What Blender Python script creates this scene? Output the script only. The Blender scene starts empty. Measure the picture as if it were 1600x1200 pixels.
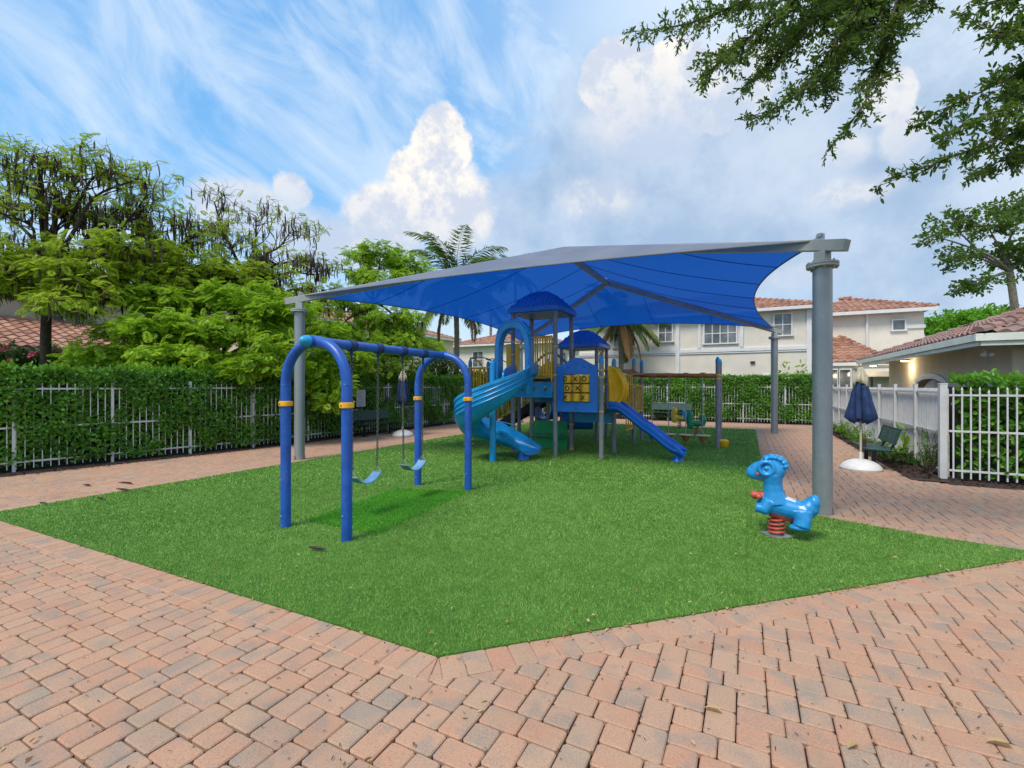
import bpy, bmesh, math, random
import numpy as np
from mathutils import Vector, Matrix, Euler
random.seed(7); rng = np.random.default_rng(7)
SC = bpy.context.scene
COL = SC.collection
R = math.radians
PI = math.pi
# ------------------------------------------------------------------ camera
HC = 1.75; HEAD = R(27); CH, SH = math.cos(HEAD), math.sin(HEAD)
cam = bpy.data.cameras.new('camera'); camo = bpy.data.objects.new('camera', cam); COL.objects.link(camo)
cam.sensor_width = 36.0; cam.lens = 36*720/1600; cam.shift_y = 3/1600
cam.clip_start = 0.05; cam.clip_end = 3000
camo.location = (0, 0, HC); camo.rotation_euler = (R(90), 0, HEAD)
SC.camera = camo
# ------------------------------------------------------------------ light
SUN_EL, SUN_AZ = R(56), R(-164)       # azimuth measured clockwise from +Y
sd = Vector((math.sin(SUN_AZ)*math.cos(SUN_EL), math.cos(SUN_AZ)*math.cos(SUN_EL), math.sin(SUN_EL)))
sun = bpy.data.lights.new('sun', 'SUN'); sun.energy = 2.3; sun.angle = R(20); sun.color = (1, .90, .76)
suno = bpy.data.objects.new('sun', sun); COL.objects.link(suno)
suno.rotation_euler = sd.to_track_quat('Z', 'Y').to_euler()
SC.view_settings.view_transform = 'Standard'; SC.view_settings.look = 'None'
SC.view_settings.exposure = 0.55; SC.view_settings.gamma = 1.0
SC.cycles.max_bounces = 8; SC.cycles.transparent_max_bounces = 12

# ------------------------------------------------------------------ node helpers
class NT:
    def __init__(s, tree): s.t = tree; s.n = tree.nodes; s.l = tree.links
    def node(s, typ, **kw):
        n = s.n.new(typ)
        for k, v in kw.items(): setattr(n, k, v)
        return n
    def put(s, sock, v):
        if hasattr(v, 'is_linked') or isinstance(v, bpy.types.NodeSocket): s.l.new(v, sock)
        else: sock.default_value = v
    def math(s, op, a, b=0.0, c=0.0, clamp=False):
        n = s.node('ShaderNodeMath', operation=op, use_clamp=clamp)
        s.put(n.inputs[0], a); s.put(n.inputs[1], b); s.put(n.inputs[2], c)
        return n.outputs[0]
    def mix(s, f, a, b, blend='MIX'):
        n = s.node('ShaderNodeMix', data_type='RGBA', blend_type=blend)
        s.put(n.inputs[0], f); s.put(n.inputs[6], a); s.put(n.inputs[7], b)
        return n.outputs[2]
    def ramp(s, f, stops, interp='LINEAR'):
        n = s.node('ShaderNodeValToRGB'); n.color_ramp.interpolation = interp
        e = n.color_ramp.elements
        while len(e) < len(stops): e.new(0.5)
        for i, (p, c) in enumerate(stops):
            e[i].position = p; e[i].color = c if len(c) == 4 else (*c, 1)
        s.put(n.inputs[0], f); return n.outputs[0]
    def noise(s, vec, scale, detail=3, rough=.55, dist=0.0, out=0):
        n = s.node('ShaderNodeTexNoise'); n.inputs['Scale'].default_value = scale
        n.inputs['Detail'].default_value = detail; n.inputs['Roughness'].default_value = rough
        n.inputs['Distortion'].default_value = dist
        if vec is not None: s.l.new(vec, n.inputs['Vector'])
        return n.outputs[out]
    def smooth(s, v, a, b):
        n = s.node('ShaderNodeMapRange', interpolation_type='SMOOTHSTEP')
        s.put(n.inputs[0], v); n.inputs[1].default_value = a; n.inputs[2].default_value = b
        return n.outputs[0]

# ------------------------------------------------------------------ sky
def make_world():
    w = bpy.data.worlds.new('World'); SC.world = w; w.use_nodes = True
    T = NT(w.node_tree); T.n.clear()
    out = T.node('ShaderNodeOutputWorld'); bg = T.node('ShaderNodeBackground')
    STR = 0.12; bg.inputs[1].default_value = STR
    sky = T.node('ShaderNodeTexSky', sky_type='NISHITA'); sky.sun_disc = False
    sky.sun_elevation = SUN_EL; sky.sun_rotation = SUN_AZ; sky.air_density = 1.0; sky.dust_density = .6; sky.ozone_density = 1.5
    tc = T.node('ShaderNodeTexCoord'); d = tc.outputs['Generated']
    sx = T.node('ShaderNodeSeparateXYZ'); T.l.new(d, sx.inputs[0])
    x, y, z = sx.outputs
    xr = T.math('ADD', T.math('MULTIPLY', x, CH), T.math('MULTIPLY', y, SH))
    yf = T.math('ADD', T.math('MULTIPLY', x, -SH), T.math('MULTIPLY', y, CH))
    az = T.math('ARCTAN2', xr, yf)               # azimuth and elevation of the sky direction
    el = T.math('ARCSINE', z)
    def c(v): return tuple(q/STR for q in v)+(1,)
    # wobble for cloud outlines
    n1 = T.noise(d, 7.0, 9, .62); n1 = T.math('SUBTRACT', n1, .5)
    n2 = T.noise(d, 24.0, 8, .68); n2 = T.math('SUBTRACT', n2, .5)
    wob = T.math('ADD', T.math('MULTIPLY', n1, 1.5), T.math('MULTIPLY', n2, 1.15))
    def blob(px, py, rx, ry, soft=.35, k=1.0):
        a0 = math.atan((px-800)/720); e0 = math.atan((603-py)/720*math.cos(a0))
        f = math.cos(a0)**2
        dx = T.math('DIVIDE', T.math('SUBTRACT', az, a0), rx/720*f)
        dy = T.math('DIVIDE', T.math('SUBTRACT', el, e0), ry/720*math.cos(a0)*math.cos(e0))
        r = T.math('SQRT', T.math('ADD', T.math('MULTIPLY', dx, dx), T.math('MULTIPLY', dy, dy)))
        r = T.math('ADD', r, T.math('MULTIPLY', wob, k))
        return T.smooth(T.math('SUBTRACT', 1.0, r), -soft*.5, soft*.5)
    def union(*b):
        o = b[0]
        for q in b[1:]: o = T.math('MAXIMUM', o, q)
        return o
    # base blue, bright and clear
    base = T.mix(.8, sky.outputs[0], T.ramp(T.math('MULTIPLY', el, 1.4), [(0, c((.36, .54, .71))), (.25, c((.17, .43, .73))), (.9, c((.08, .32, .68)))]))
    # cirrus: streaks fanning out
    mp = T.node('ShaderNodeMapping'); cmb = T.node('ShaderNodeCombineXYZ')
    rot = .62
    ca, sa = math.cos(rot), math.sin(rot)
    sX = T.math('ADD', T.math('MULTIPLY', az, ca), T.math('MULTIPLY', el, -sa))
    sY = T.math('ADD', T.math('MULTIPLY', az, sa), T.math('MULTIPLY', el, ca))
    T.l.new(T.math('MULTIPLY', sX, 1.7), cmb.inputs[0]); T.l.new(T.math('MULTIPLY', sY, 3.6), cmb.inputs[1])
    ci = T.noise(cmb.outputs[0], 1.6, 10, .64, 1.3)
    soft = T.noise(d, 1.9, 5, .55)
    cir = T.smooth(T.math('ADD', T.math('MULTIPLY', ci, .72), T.math('MULTIPLY', soft, .48)), .44, .80)
    veil = T.smooth(az, -.35, .55)
    cir = T.math('MAXIMUM', T.math('MULTIPLY', cir, .74), T.math('MULTIPLY', veil, T.smooth(soft, .22, .6)))
    low = T.smooth(el, .42, .05)
    cir = T.math('MAXIMUM', cir, T.math('MULTIPLY', low, .62))
    col = T.mix(cir, base, c((.55, .63, .71)))
    # wide grey-blue bank on the right
    bank = union(blob(1180, 310, 360, 200, .9, .5), blob(1000, 290, 190, 170, .7, .6), blob(1480, 400, 260, 110, .9, .5), blob(830, 350, 130, 70, .7, .6))
    bcol = T.mix(T.smooth(T.noise(d, 3.2, 8, .62), .38, .64), c((.235, .34, .50)), c((.42, .50, .61)))
    col = T.mix(T.math('MULTIPLY', bank, .85), col, bcol)
    # cumulus: lit cream body, blue-grey foot
    lump = T.noise(d, 15.0, 9, .68)
    lcol = T.mix(T.smooth(lump, .40, .60), c((.47, .51, .60)), c((.74, .70, .645)))
    def cum(foot, *bl, amt=1.0):
        nonlocal col
        m = union(*bl)
        f = T.smooth(T.math('ADD', el, T.math('MULTIPLY', n1, .22)), foot-.10, foot+.16)
        cc = T.mix(f, c((.38, .46, .59)), lcol)
        col = T.mix(T.math('MULTIPLY', m, amt), col, cc)
    e = lambda y, x: math.atan((603-y)/720*math.cos(math.atan((x-800)/720)))
    cum(e(390, 650), blob(690, 225, 44, 50, .22, .6), blob(668, 290, 58, 58, .2, .6), blob(618, 338, 80, 44, .3, .6), blob(712, 335, 55, 70, .5, .5), blob(590, 385, 80, 40, .8, .5))
    cum(e(190, 1050), blob(955, 125, 50, 52, .12, .6), blob(1040, 118, 75, 46, .14, .6), blob(1130, 140, 85, 62, .16, .6), blob(1010, 190, 95, 55, .7, .6), amt=.95)
    cum(e(240, 1400), blob(1390, 150, 46, 42, .2, .6), blob(1415, 215, 42, 40, .5, .6), blob(1320, 240, 40, 25, .7, .6), amt=.8)
    cum(e(340, 400), blob(455, 300, 30, 26, .35, 1.0), blob(400, 330, 55, 40, .5, .6), blob(345, 320, 45, 35, .6, .6), blob(480, 380, 70, 50, .8, .5), amt=.85)
    cum(e(420, 1250), blob(1250, 432, 60, 20, .8, .5), blob(930, 310, 60, 30, .9, .5), blob(1330, 300, 70, 24, .9, .5), amt=.5)
    T.l.new(col, bg.inputs[0]); T.l.new(bg.outputs[0], out.inputs[0])
make_world()

# ------------------------------------------------------------------ rays from photograph measurements
def ray(px, py):
    xc = (px-800)/720; zc = (603-py)/720
    return (xc*CH-SH, xc*SH+CH, zc)
def at_z(px, py, z=0.0):
    d = ray(px, py); t = (z-HC)/d[2]; return Vector((d[0]*t, d[1]*t, z))
def at_u(px, py, u):
    d = ray(px, py); t = u/d[0]; return Vector((u, d[1]*t, HC+d[2]*t))
def at_v(px, py, v):
    d = ray(px, py); t = v/d[1]; return Vector((d[0]*t, v, HC+d[2]*t))
def at_Y(px, py, Y):
    d = ray(px, py); return Vector((d[0]*Y, d[1]*Y, HC+d[2]*Y))
CR = Vector((CH, SH, 0)); CF = Vector((-SH, CH, 0)); UP = Vector((0, 0, 1))

# ------------------------------------------------------------------ materials
MATS = {}
def principled(name):
    m = bpy.data.materials.new(name); m.use_nodes = True
    T = NT(m.node_tree); b = T.n['Principled BSDF']; MATS[name] = m
    return m, T, b
def paint(name, col, rough=.4, var=.12, metal=0.0, bump=0.0, scale=6.0, spec=.5, dirt=.0, coat=0.0):
    m, T, b = principled(name)
    tc = T.node('ShaderNodeTexCoord')
    n = T.noise(tc.outputs['Object'], scale, 6, .6)
    n2 = T.noise(tc.outputs['Object'], scale*9, 4, .6)
    f = T.math('ADD', T.math('MULTIPLY', n, .65), T.math('MULTIPLY', n2, .35))
    lo = tuple(max(0, q*(1-var*1.6)) for q in col)+(1,); hi = tuple(min(1, q*(1+var)+var*.03) for q in col)+(1,)
    c = T.mix(T.smooth(f, .3, .7), lo, hi)
    if dirt:
        dn = T.noise(tc.outputs['Object'], scale*.7, 7, .7)
        c = T.mix(T.math('MULTIPLY', T.smooth(dn, .52, .78), dirt), c, (.22, .19, .15, 1))
    T.l.new(c, b.inputs['Base Color'])
    T.l.new(T.math('ADD', rough-.06, T.math('MULTIPLY', n2, .14)), b.inputs['Roughness'])
    b.inputs['Metallic'].default_value = metal
    b.inputs['Specular IOR Level'].default_value = spec
    b.inputs['Coat Weight'].default_value = coat
    if bump:
        bp = T.node('ShaderNodeBump'); bp.inputs['Strength'].default_value = bump; bp.inputs['Distance'].default_value = .01
        T.l.new(n2, bp.inputs['Height']); T.l.new(bp.outputs[0], b.inputs['Normal'])
    return m
def leafmat(name, cols, trans=.35, rough=.5, island=True, zvar=None):
    m, T, b = principled(name)
    g = T.node('ShaderNodeNewGeometry'); tc = T.node('ShaderNodeTexCoord')
    big = T.noise(tc.outputs['Object'], .9, 3, .5)
    f = T.math('ADD', T.math('MULTIPLY', g.outputs['Random Per Island'], .62), T.math('MULTIPLY', T.math('SUBTRACT', big, .3), .95), clamp=True)
    st = [(i/(len(cols)-1), c) for i, c in enumerate(cols)]
    c = T.ramp(f, st)
    T.l.new(c, b.inputs['Base Color']); b.inputs['Roughness'].default_value = rough
    b.inputs['Specular IOR Level'].default_value = .35
    tr = T.node('ShaderNodeBsdfTranslucent'); T.l.new(T.mix(.5, c, (.30, .45, .03, 1)), tr.inputs[0])
    mx = T.node('ShaderNodeMixShader'); mx.inputs[0].default_value = trans
    T.l.new(b.outputs[0], mx.inputs[1]); T.l.new(tr.outputs[0], mx.inputs[2])
    T.l.new(mx.outputs[0], T.n['Material Output'].inputs[0])
    return m
M = {}
M['swing_blue'] = paint('swing_blue_paint', (.014, .10, .46), .36, .18, scale=5, dirt=.2)
M['cap_blue'] = paint('cap_cyan_plastic', (.02, .33, .62), .35, .1)
M['slide_cyan'] = paint('slide_cyan_plastic', (.008, .30, .66), .30, .16, scale=2.5, dirt=.10)
M['slide_blue'] = paint('slide_blue_plastic', (.006, .16, .66), .30, .14, scale=2.5, dirt=.08)
M['roof_blue'] = paint('roof_blue_plastic', (.012, .19, .62), .38, .16, scale=3, dirt=.08)
M['panel_blue'] = paint('panel_blue_plastic', (.008, .17, .60), .38, .1, scale=4, dirt=.05)
M['teal'] = paint('teal_deck_plastic', (.01, .20, .36), .45, .15)
M['yellow'] = paint('yellow_plastic', (.98, .47, .012), .4, .12, dirt=.06)
M['orange'] = paint('orange_brown_metal', (.42, .15, .035), .5, .25, dirt=.25)
M['ygold'] = paint('yellow_painted_rail', (.92, .46, .04), .45, .2, dirt=.12)
M['green_p'] = paint('green_plastic', (.01, .30, .10), .4, .12, dirt=.08)
M['post_grey'] = paint('grey_violet_post_paint', (.24, .235, .26), .42, .15, scale=4, dirt=.1)
M['pole_grey'] = paint('silver_grey_pole_paint', (.30, .33, .345), .38, .07, metal=.35, scale=3, dirt=.05)
M['beam_grey'] = paint('grey_beam_paint', (.36, .38, .37), .5, .1, scale=3)
M['dark'] = paint('dark_rubber', (.025, .025, .027), .6, .2)
M['black'] = paint('black_letter_paint', (.012, .012, .012), .5, .1)
M['white_pl'] = paint('white_plastic', (.72, .72, .68), .45, .07, dirt=.12)
M['white_fence'] = paint('white_fence_paint', (.58, .59, .59), .5, .08, scale=5, dirt=.2)
M['white_mesh'] = paint('white_panel_paint', (.72, .72, .72), .6, .08, scale=7, bump=.3)
M['lower_mesh'] = paint('weathered_white_panel', (.50, .52, .50), .7, .25, scale=9, bump=.5, dirt=.25)
M['navy'] = paint('navy_canvas', (.012, .040, .13), .85, .25, scale=8, bump=.4)
M['cream'] = paint('cream_canvas', (.50, .45, .33), .85, .15, scale=8, bump=.3)
M['bench_green'] = paint('dark_green_coated_metal', (.006, .062, .048), .45, .2)
M['bench_leg'] = paint('black_green_metal', (.010, .022, .022), .45, .2)
M['galv'] = paint('galvanised_metal', (.42, .43, .44), .4, .15, metal=.7)
M['chain'] = paint('dark_chain_metal', (.12, .12, .12), .45, .2, metal=.6)
M['seat_blue'] = paint('pale_blue_rubber', (.13, .30, .52), .5, .2)
M['rider_blue'] = paint('rider_cyan_plastic', (.012, .27, .62), .33, .16, scale=6, dirt=.18, coat=.2)
M['coral'] = paint('coral_red_plastic', (.56, .09, .06), .45, .2, dirt=.15)
M['rider_yellow'] = paint('rider_yellow_plastic', (.86, .50, .07), .4, .15)
M['rider_green'] = paint('rider_green_plastic', (.01, .27, .13), .4, .15)
M['rust'] = paint('pod_orange_plastic', (.42, .15, .04), .5, .2)
M['podtop'] = paint('pod_cream_plastic', (.62, .48, .30), .5, .2)
M['stucco'] = paint('beige_stucco', (.72, .665, .585), .9, .06, scale=1.2, bump=.4, dirt=.10)
M['stucco2'] = paint('warm_beige_stucco', (.68, .57, .42), .9, .06, scale=2, bump=.4)
M['stucco3'] = paint('grey_beige_stucco', (.50, .45, .38), .9, .06, scale=2, bump=.4)
M['trim'] = paint('white_trim_paint', (.70, .71, .72), .6, .05, scale=3)
M['fascia'] = paint('pale_green_white_fascia', (.72, .75, .66), .55, .08, scale=3)
M['bark'] = paint('grey_brown_bark', (.13, .095, .07), .9, .4, scale=9, bump=.9)
M['bark_d'] = paint('dark_bark', (.055, .036, .026), .9, .4, scale=9, bump=.9)
M['palm_bark'] = paint('pale_palm_bark', (.22, .19, .15), .9, .35, scale=12, bump=.9)
M['pod'] = paint('dark_seed_pod', (.050, .020, .012), .6, .4)
M['mulch'] = paint('mulch_brown', (.075, .042, .032), .95, .6, scale=30, bump=1.0)
M['awning'] = paint('cream_awning_cloth', (.58, .52, .42), .8, .1)
M['sign_w'] = paint('white_sign_sheet', (.48, .50, .56), .5, .1, scale=14)
M['bottle'] = paint('brown_carton', (.28, .12, .06), .6, .3)
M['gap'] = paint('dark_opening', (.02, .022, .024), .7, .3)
M['hedge'] = leafmat('hedge_leaf', [(.02, .07, .012), (.055, .18, .018), (.11, .31, .025), (.23, .46, .05)], .3, .40)
M['hedge_top'] = leafmat('hedge_fresh_leaf', [(.06, .21, .015), (.13, .36, .025), (.24, .50, .04)], .4, .42)
M['poinc'] = leafmat('bright_feathery_leaf', [(.07, .19, .012), (.24, .47, .022), (.47, .68, .04), (.64, .78, .08)], .48, .5)
M['poinc_up'] = leafmat('olive_feathery_leaf', [(.20, .30, .02), (.42, .56, .035), (.66, .74, .08)], .5, .5)
M['oak'] = leafmat('oak_leaf', [(.022, .055, .010), (.055, .13, .016), (.12, .24, .03)], .38, .38)
M['palm'] = leafmat('palm_leaf', [(.05, .10, .02), (.12, .21, .04), (.27, .36, .10)], .3, .45)
M['dry'] = leafmat('dry_palm_leaf', [(.18, .10, .04), (.30, .17, .07)], .3, .6)
M['bushy'] = leafmat('dark_bush_leaf', [(.01, .03, .01), (.025, .07, .015), (.05, .12, .02)], .2, .5)
M['fresh'] = leafmat('young_plant_leaf', [(.10, .26, .02), (.28, .48, .05)], .4, .45)
M['pink'] = leafmat('pink_flower', [(.45, .04, .12), (.6, .08, .2)], .3, .6)

def glassmat():
    m, T, b = principled('window_glass')
    tc = T.node('ShaderNodeTexCoord')
    n = T.noise(tc.outputs['Object'], 1.3, 3, .5)
    T.l.new(T.ramp(n, [(.35, (.06, .07, .08)), (.65, (.22, .23, .23))]), b.inputs['Base Color'])
    b.inputs['Roughness'].default_value = .08; b.inputs['Specular IOR Level'].default_value = .8
    return m
M['glass'] = glassmat()
def lampmat():
    m, T, b = principled('lamp_glow')
    b.inputs['Emission Color'].default_value = (1, .88, .6, 1); b.inputs['Emission Strength'].default_value = 5
    return m
M['lamp'] = lampmat()
def pavermat():
    m, T, b = principled('concrete_paver')
    g = T.node('ShaderNodeNewGeometry'); tc = T.node('ShaderNodeTexCoord'); P = tc.outputs['Object']
    r = g.outputs['Random Per Island']
    base = T.ramp(r, [(0, (.42, .205, .125)), (.3, (.45, .235, .145)), (.5, (.43, .25, .165)), (.7, (.38, .225, .15)), (.86, (.44, .20, .12)), (1, (.31, .22, .16))])
    # each stone gets its own patch of grey pigment
    add = T.node('ShaderNodeVectorMath', operation='ADD'); sc = T.node('ShaderNodeCombineXYZ')
    T.l.new(T.math('MULTIPLY', r, 43.0), sc.inputs[0]); T.l.new(T.math('MULTIPLY', r, 91.0), sc.inputs[1])
    T.l.new(P, add.inputs[0]); T.l.new(sc.outputs[0], add.inputs[1])
    pn = T.noise(add.outputs[0], 4.5, 3, .5)
    wide = T.noise(P, .5, 3, .5)
    amt = T.math('MULTIPLY', T.smooth(T.math('ADD', pn, T.math('MULTIPLY', wide, .22)), .57, .78), .70)
    c = T.mix(amt, base, (.20, .185, .165, 1))
    tan = T.smooth(T.noise(add.outputs[0], 2.2, 2, .5), .42, .66)
    c = T.mix(T.math('MULTIPLY', tan, .45), c, (.40, .265, .165, 1))
    fine = T.noise(P, 260, 3, .7); fine2 = T.noise(P, 90, 4, .7)
    c = T.mix(T.math('MULTIPLY', T.smooth(fine, .35, .7), .9), c, T.mix(.32, c, (.85, .66, .50, 1)))
    c = T.mix(T.math('MULTIPLY', T.smooth(fine2, .48, .75), .6), c, (.20, .12, .085, 1))
    st = T.smooth(T.noise(P, 1.1, 6, .6), .5, .75)
    c = T.mix(T.math('MULTIPLY', st, .38), c, (.25, .16, .115, 1))
    T.l.new(c, b.inputs['Base Color']); b.inputs['Roughness'].default_value = .9; b.inputs['Specular IOR Level'].default_value = .25
    bp = T.node('ShaderNodeBump'); bp.inputs['Strength'].default_value = .5; bp.inputs['Distance'].default_value = .004
    T.l.new(T.math('ADD', T.math('MULTIPLY', fine2, .6), T.math('MULTIPLY', fine, .4)), bp.inputs['Height']); T.l.new(bp.outputs[0], b.inputs['Normal'])
    return m
M['paver'] = pavermat()
def groundmat():
    m, T, b = principled('joint_sand_and_soil')
    P = T.node('ShaderNodeTexCoord').outputs['Object']
    T.l.new(T.ramp(T.noise(P, 22, 6, .7), [(.3, (.020, .012, .009)), (.7, (.07, .042, .03))]), b.inputs['Base Color'])
    b.inputs['Roughness'].default_value = 1
    return m
M['ground'] = groundmat()
def turfmat(name, a, b_, c_, blade=False):
    m, T, b = principled(name)
    P = T.node('ShaderNodeTexCoord').outputs['Object']
    big = T.noise(P, .55, 5, .6); mid = T.noise(P, 4.5, 4, .6); fine = T.noise(P, 70, 4, .7)
    sxy = T.node('ShaderNodeSeparateXYZ'); T.l.new(P, sxy.inputs[0]); big = T.math('SUBTRACT', big, T.math('MULTIPLY', T.smooth(T.noise(P, .28, 4, .6), .45, .62), .10)); lane = T.math('ABSOLUTE', T.math('SUBTRACT', T.math('FRACT', T.math('MULTIPLY', sxy.outputs[0], .2732)), .5)); big = T.math('ADD', big, T.math('MULTIPLY', T.smooth(lane, .494, .5), -.25))
    f = T.math('ADD', T.math('MULTIPLY', big, .5), T.math('MULTIPLY', mid, .5))
    if blade:
        g = T.node('ShaderNodeNewGeometry')
        f = T.math('ADD', T.math('MULTIPLY', g.outputs['Random Per Island'], .75), T.math('MULTIPLY', T.math('SUBTRACT', f, .32), .9))
    else:
        f = T.math('ADD', T.math('MULTIPLY', f, .5), T.math('MULTIPLY', fine, .55))
    col = T.ramp(f, [(.2, a), (.52, b_), (.85, c_)])
    T.l.new(col, b.inputs['Base Color']); b.inputs['Roughness'].default_value = .65 if blade else .85
    b.inputs['Specular IOR Level'].default_value = .3
    if not blade:
        bp = T.node('ShaderNodeBump'); bp.inputs['Strength'].default_value = 1; bp.inputs['Distance'].default_value = .02
        T.l.new(fine, bp.inputs['Height']); T.l.new(bp.outputs[0], b.inputs['Normal'])
    return m
M['turf'] = turfmat('turf_backing', (.04, .12, .014), (.085, .23, .028), (.17, .36, .07))
M['blade'] = turfmat('turf_blade', (.068, .175, .020), (.155, .33, .038), (.36, .55, .15), True)
M['patch'] = turfmat('turf_patch_backing', (.02, .11, .008), (.04, .19, .014), (.06, .25, .02))
M['bladep'] = turfmat('turf_patch_blade', (.05, .23, .010), (.09, .36, .016), (.14, .45, .03), True)
def tilemat(name, cols):
    m, T, b = principled(name)
    g = T.node('ShaderNodeNewGeometry'); P = T.node('ShaderNodeTexCoord').outputs['Object']
    c = T.ramp(g.outputs['Random Per Island'], [(i/(len(cols)-1), q) for i, q in enumerate(cols)])
    n = T.noise(P, 5, 6, .7)
    c = T.mix(T.math('MULTIPLY', T.smooth(n, .5, .75), .5), c, (.09, .07, .065, 1))
    T.l.new(c, b.inputs['Base Color']); b.inputs['Roughness'].default_value = .7
    return m
M['tile'] = tilemat('terracotta_tile', [(.26, .11, .07), (.36, .17, .11), (.45, .25, .17), (.30, .16, .12)])
M['tile_d'] = tilemat('brown_mauve_tile', [(.20, .11, .095), (.30, .16, .12), (.24, .17, .16), (.36, .20, .15)])
def fabricmat():
    m, T, b = principled('shade_fabric')
    g = T.node('ShaderNodeNewGeometry'); P = T.node('ShaderNodeTexCoord').outputs['Object']
    n = T.noise(P, 1.2, 5, .6)
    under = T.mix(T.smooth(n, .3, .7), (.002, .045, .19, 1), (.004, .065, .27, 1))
    top = T.mix(T.smooth(n, .3, .7), (.31, .35, .44, 1), (.38, .42, .51, 1))  # outer side painted paler; the fabric's grazing highlight is put into its colour
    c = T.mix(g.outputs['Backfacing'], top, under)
    T.l.new(c, b.inputs['Base Color']); b.inputs['Roughness'].default_value = .7; b.inputs['Specular IOR Level'].default_value = .3
    tr = T.node('ShaderNodeBsdfTranslucent'); tr.inputs[0].default_value = (.002, .09, .46, 1)
    mx = T.node('ShaderNodeMixShader'); mx.inputs[0].default_value = .5
    T.l.new(b.outputs[0], mx.inputs[1]); T.l.new(tr.outputs[0], mx.inputs[2])
    tp = T.node('ShaderNodeBsdfTransparent'); tp.inputs[0].default_value = (.35, .62, 1, 1)
    m2 = T.node('ShaderNodeMixShader'); m2.inputs[0].default_value = .055
    T.l.new(mx.outputs[0], m2.inputs[1]); T.l.new(tp.outputs[0], m2.inputs[2])
    T.l.new(m2.outputs[0], T.n['Material Output'].inputs[0])
    return m
M['fabric'] = fabricmat()

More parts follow.
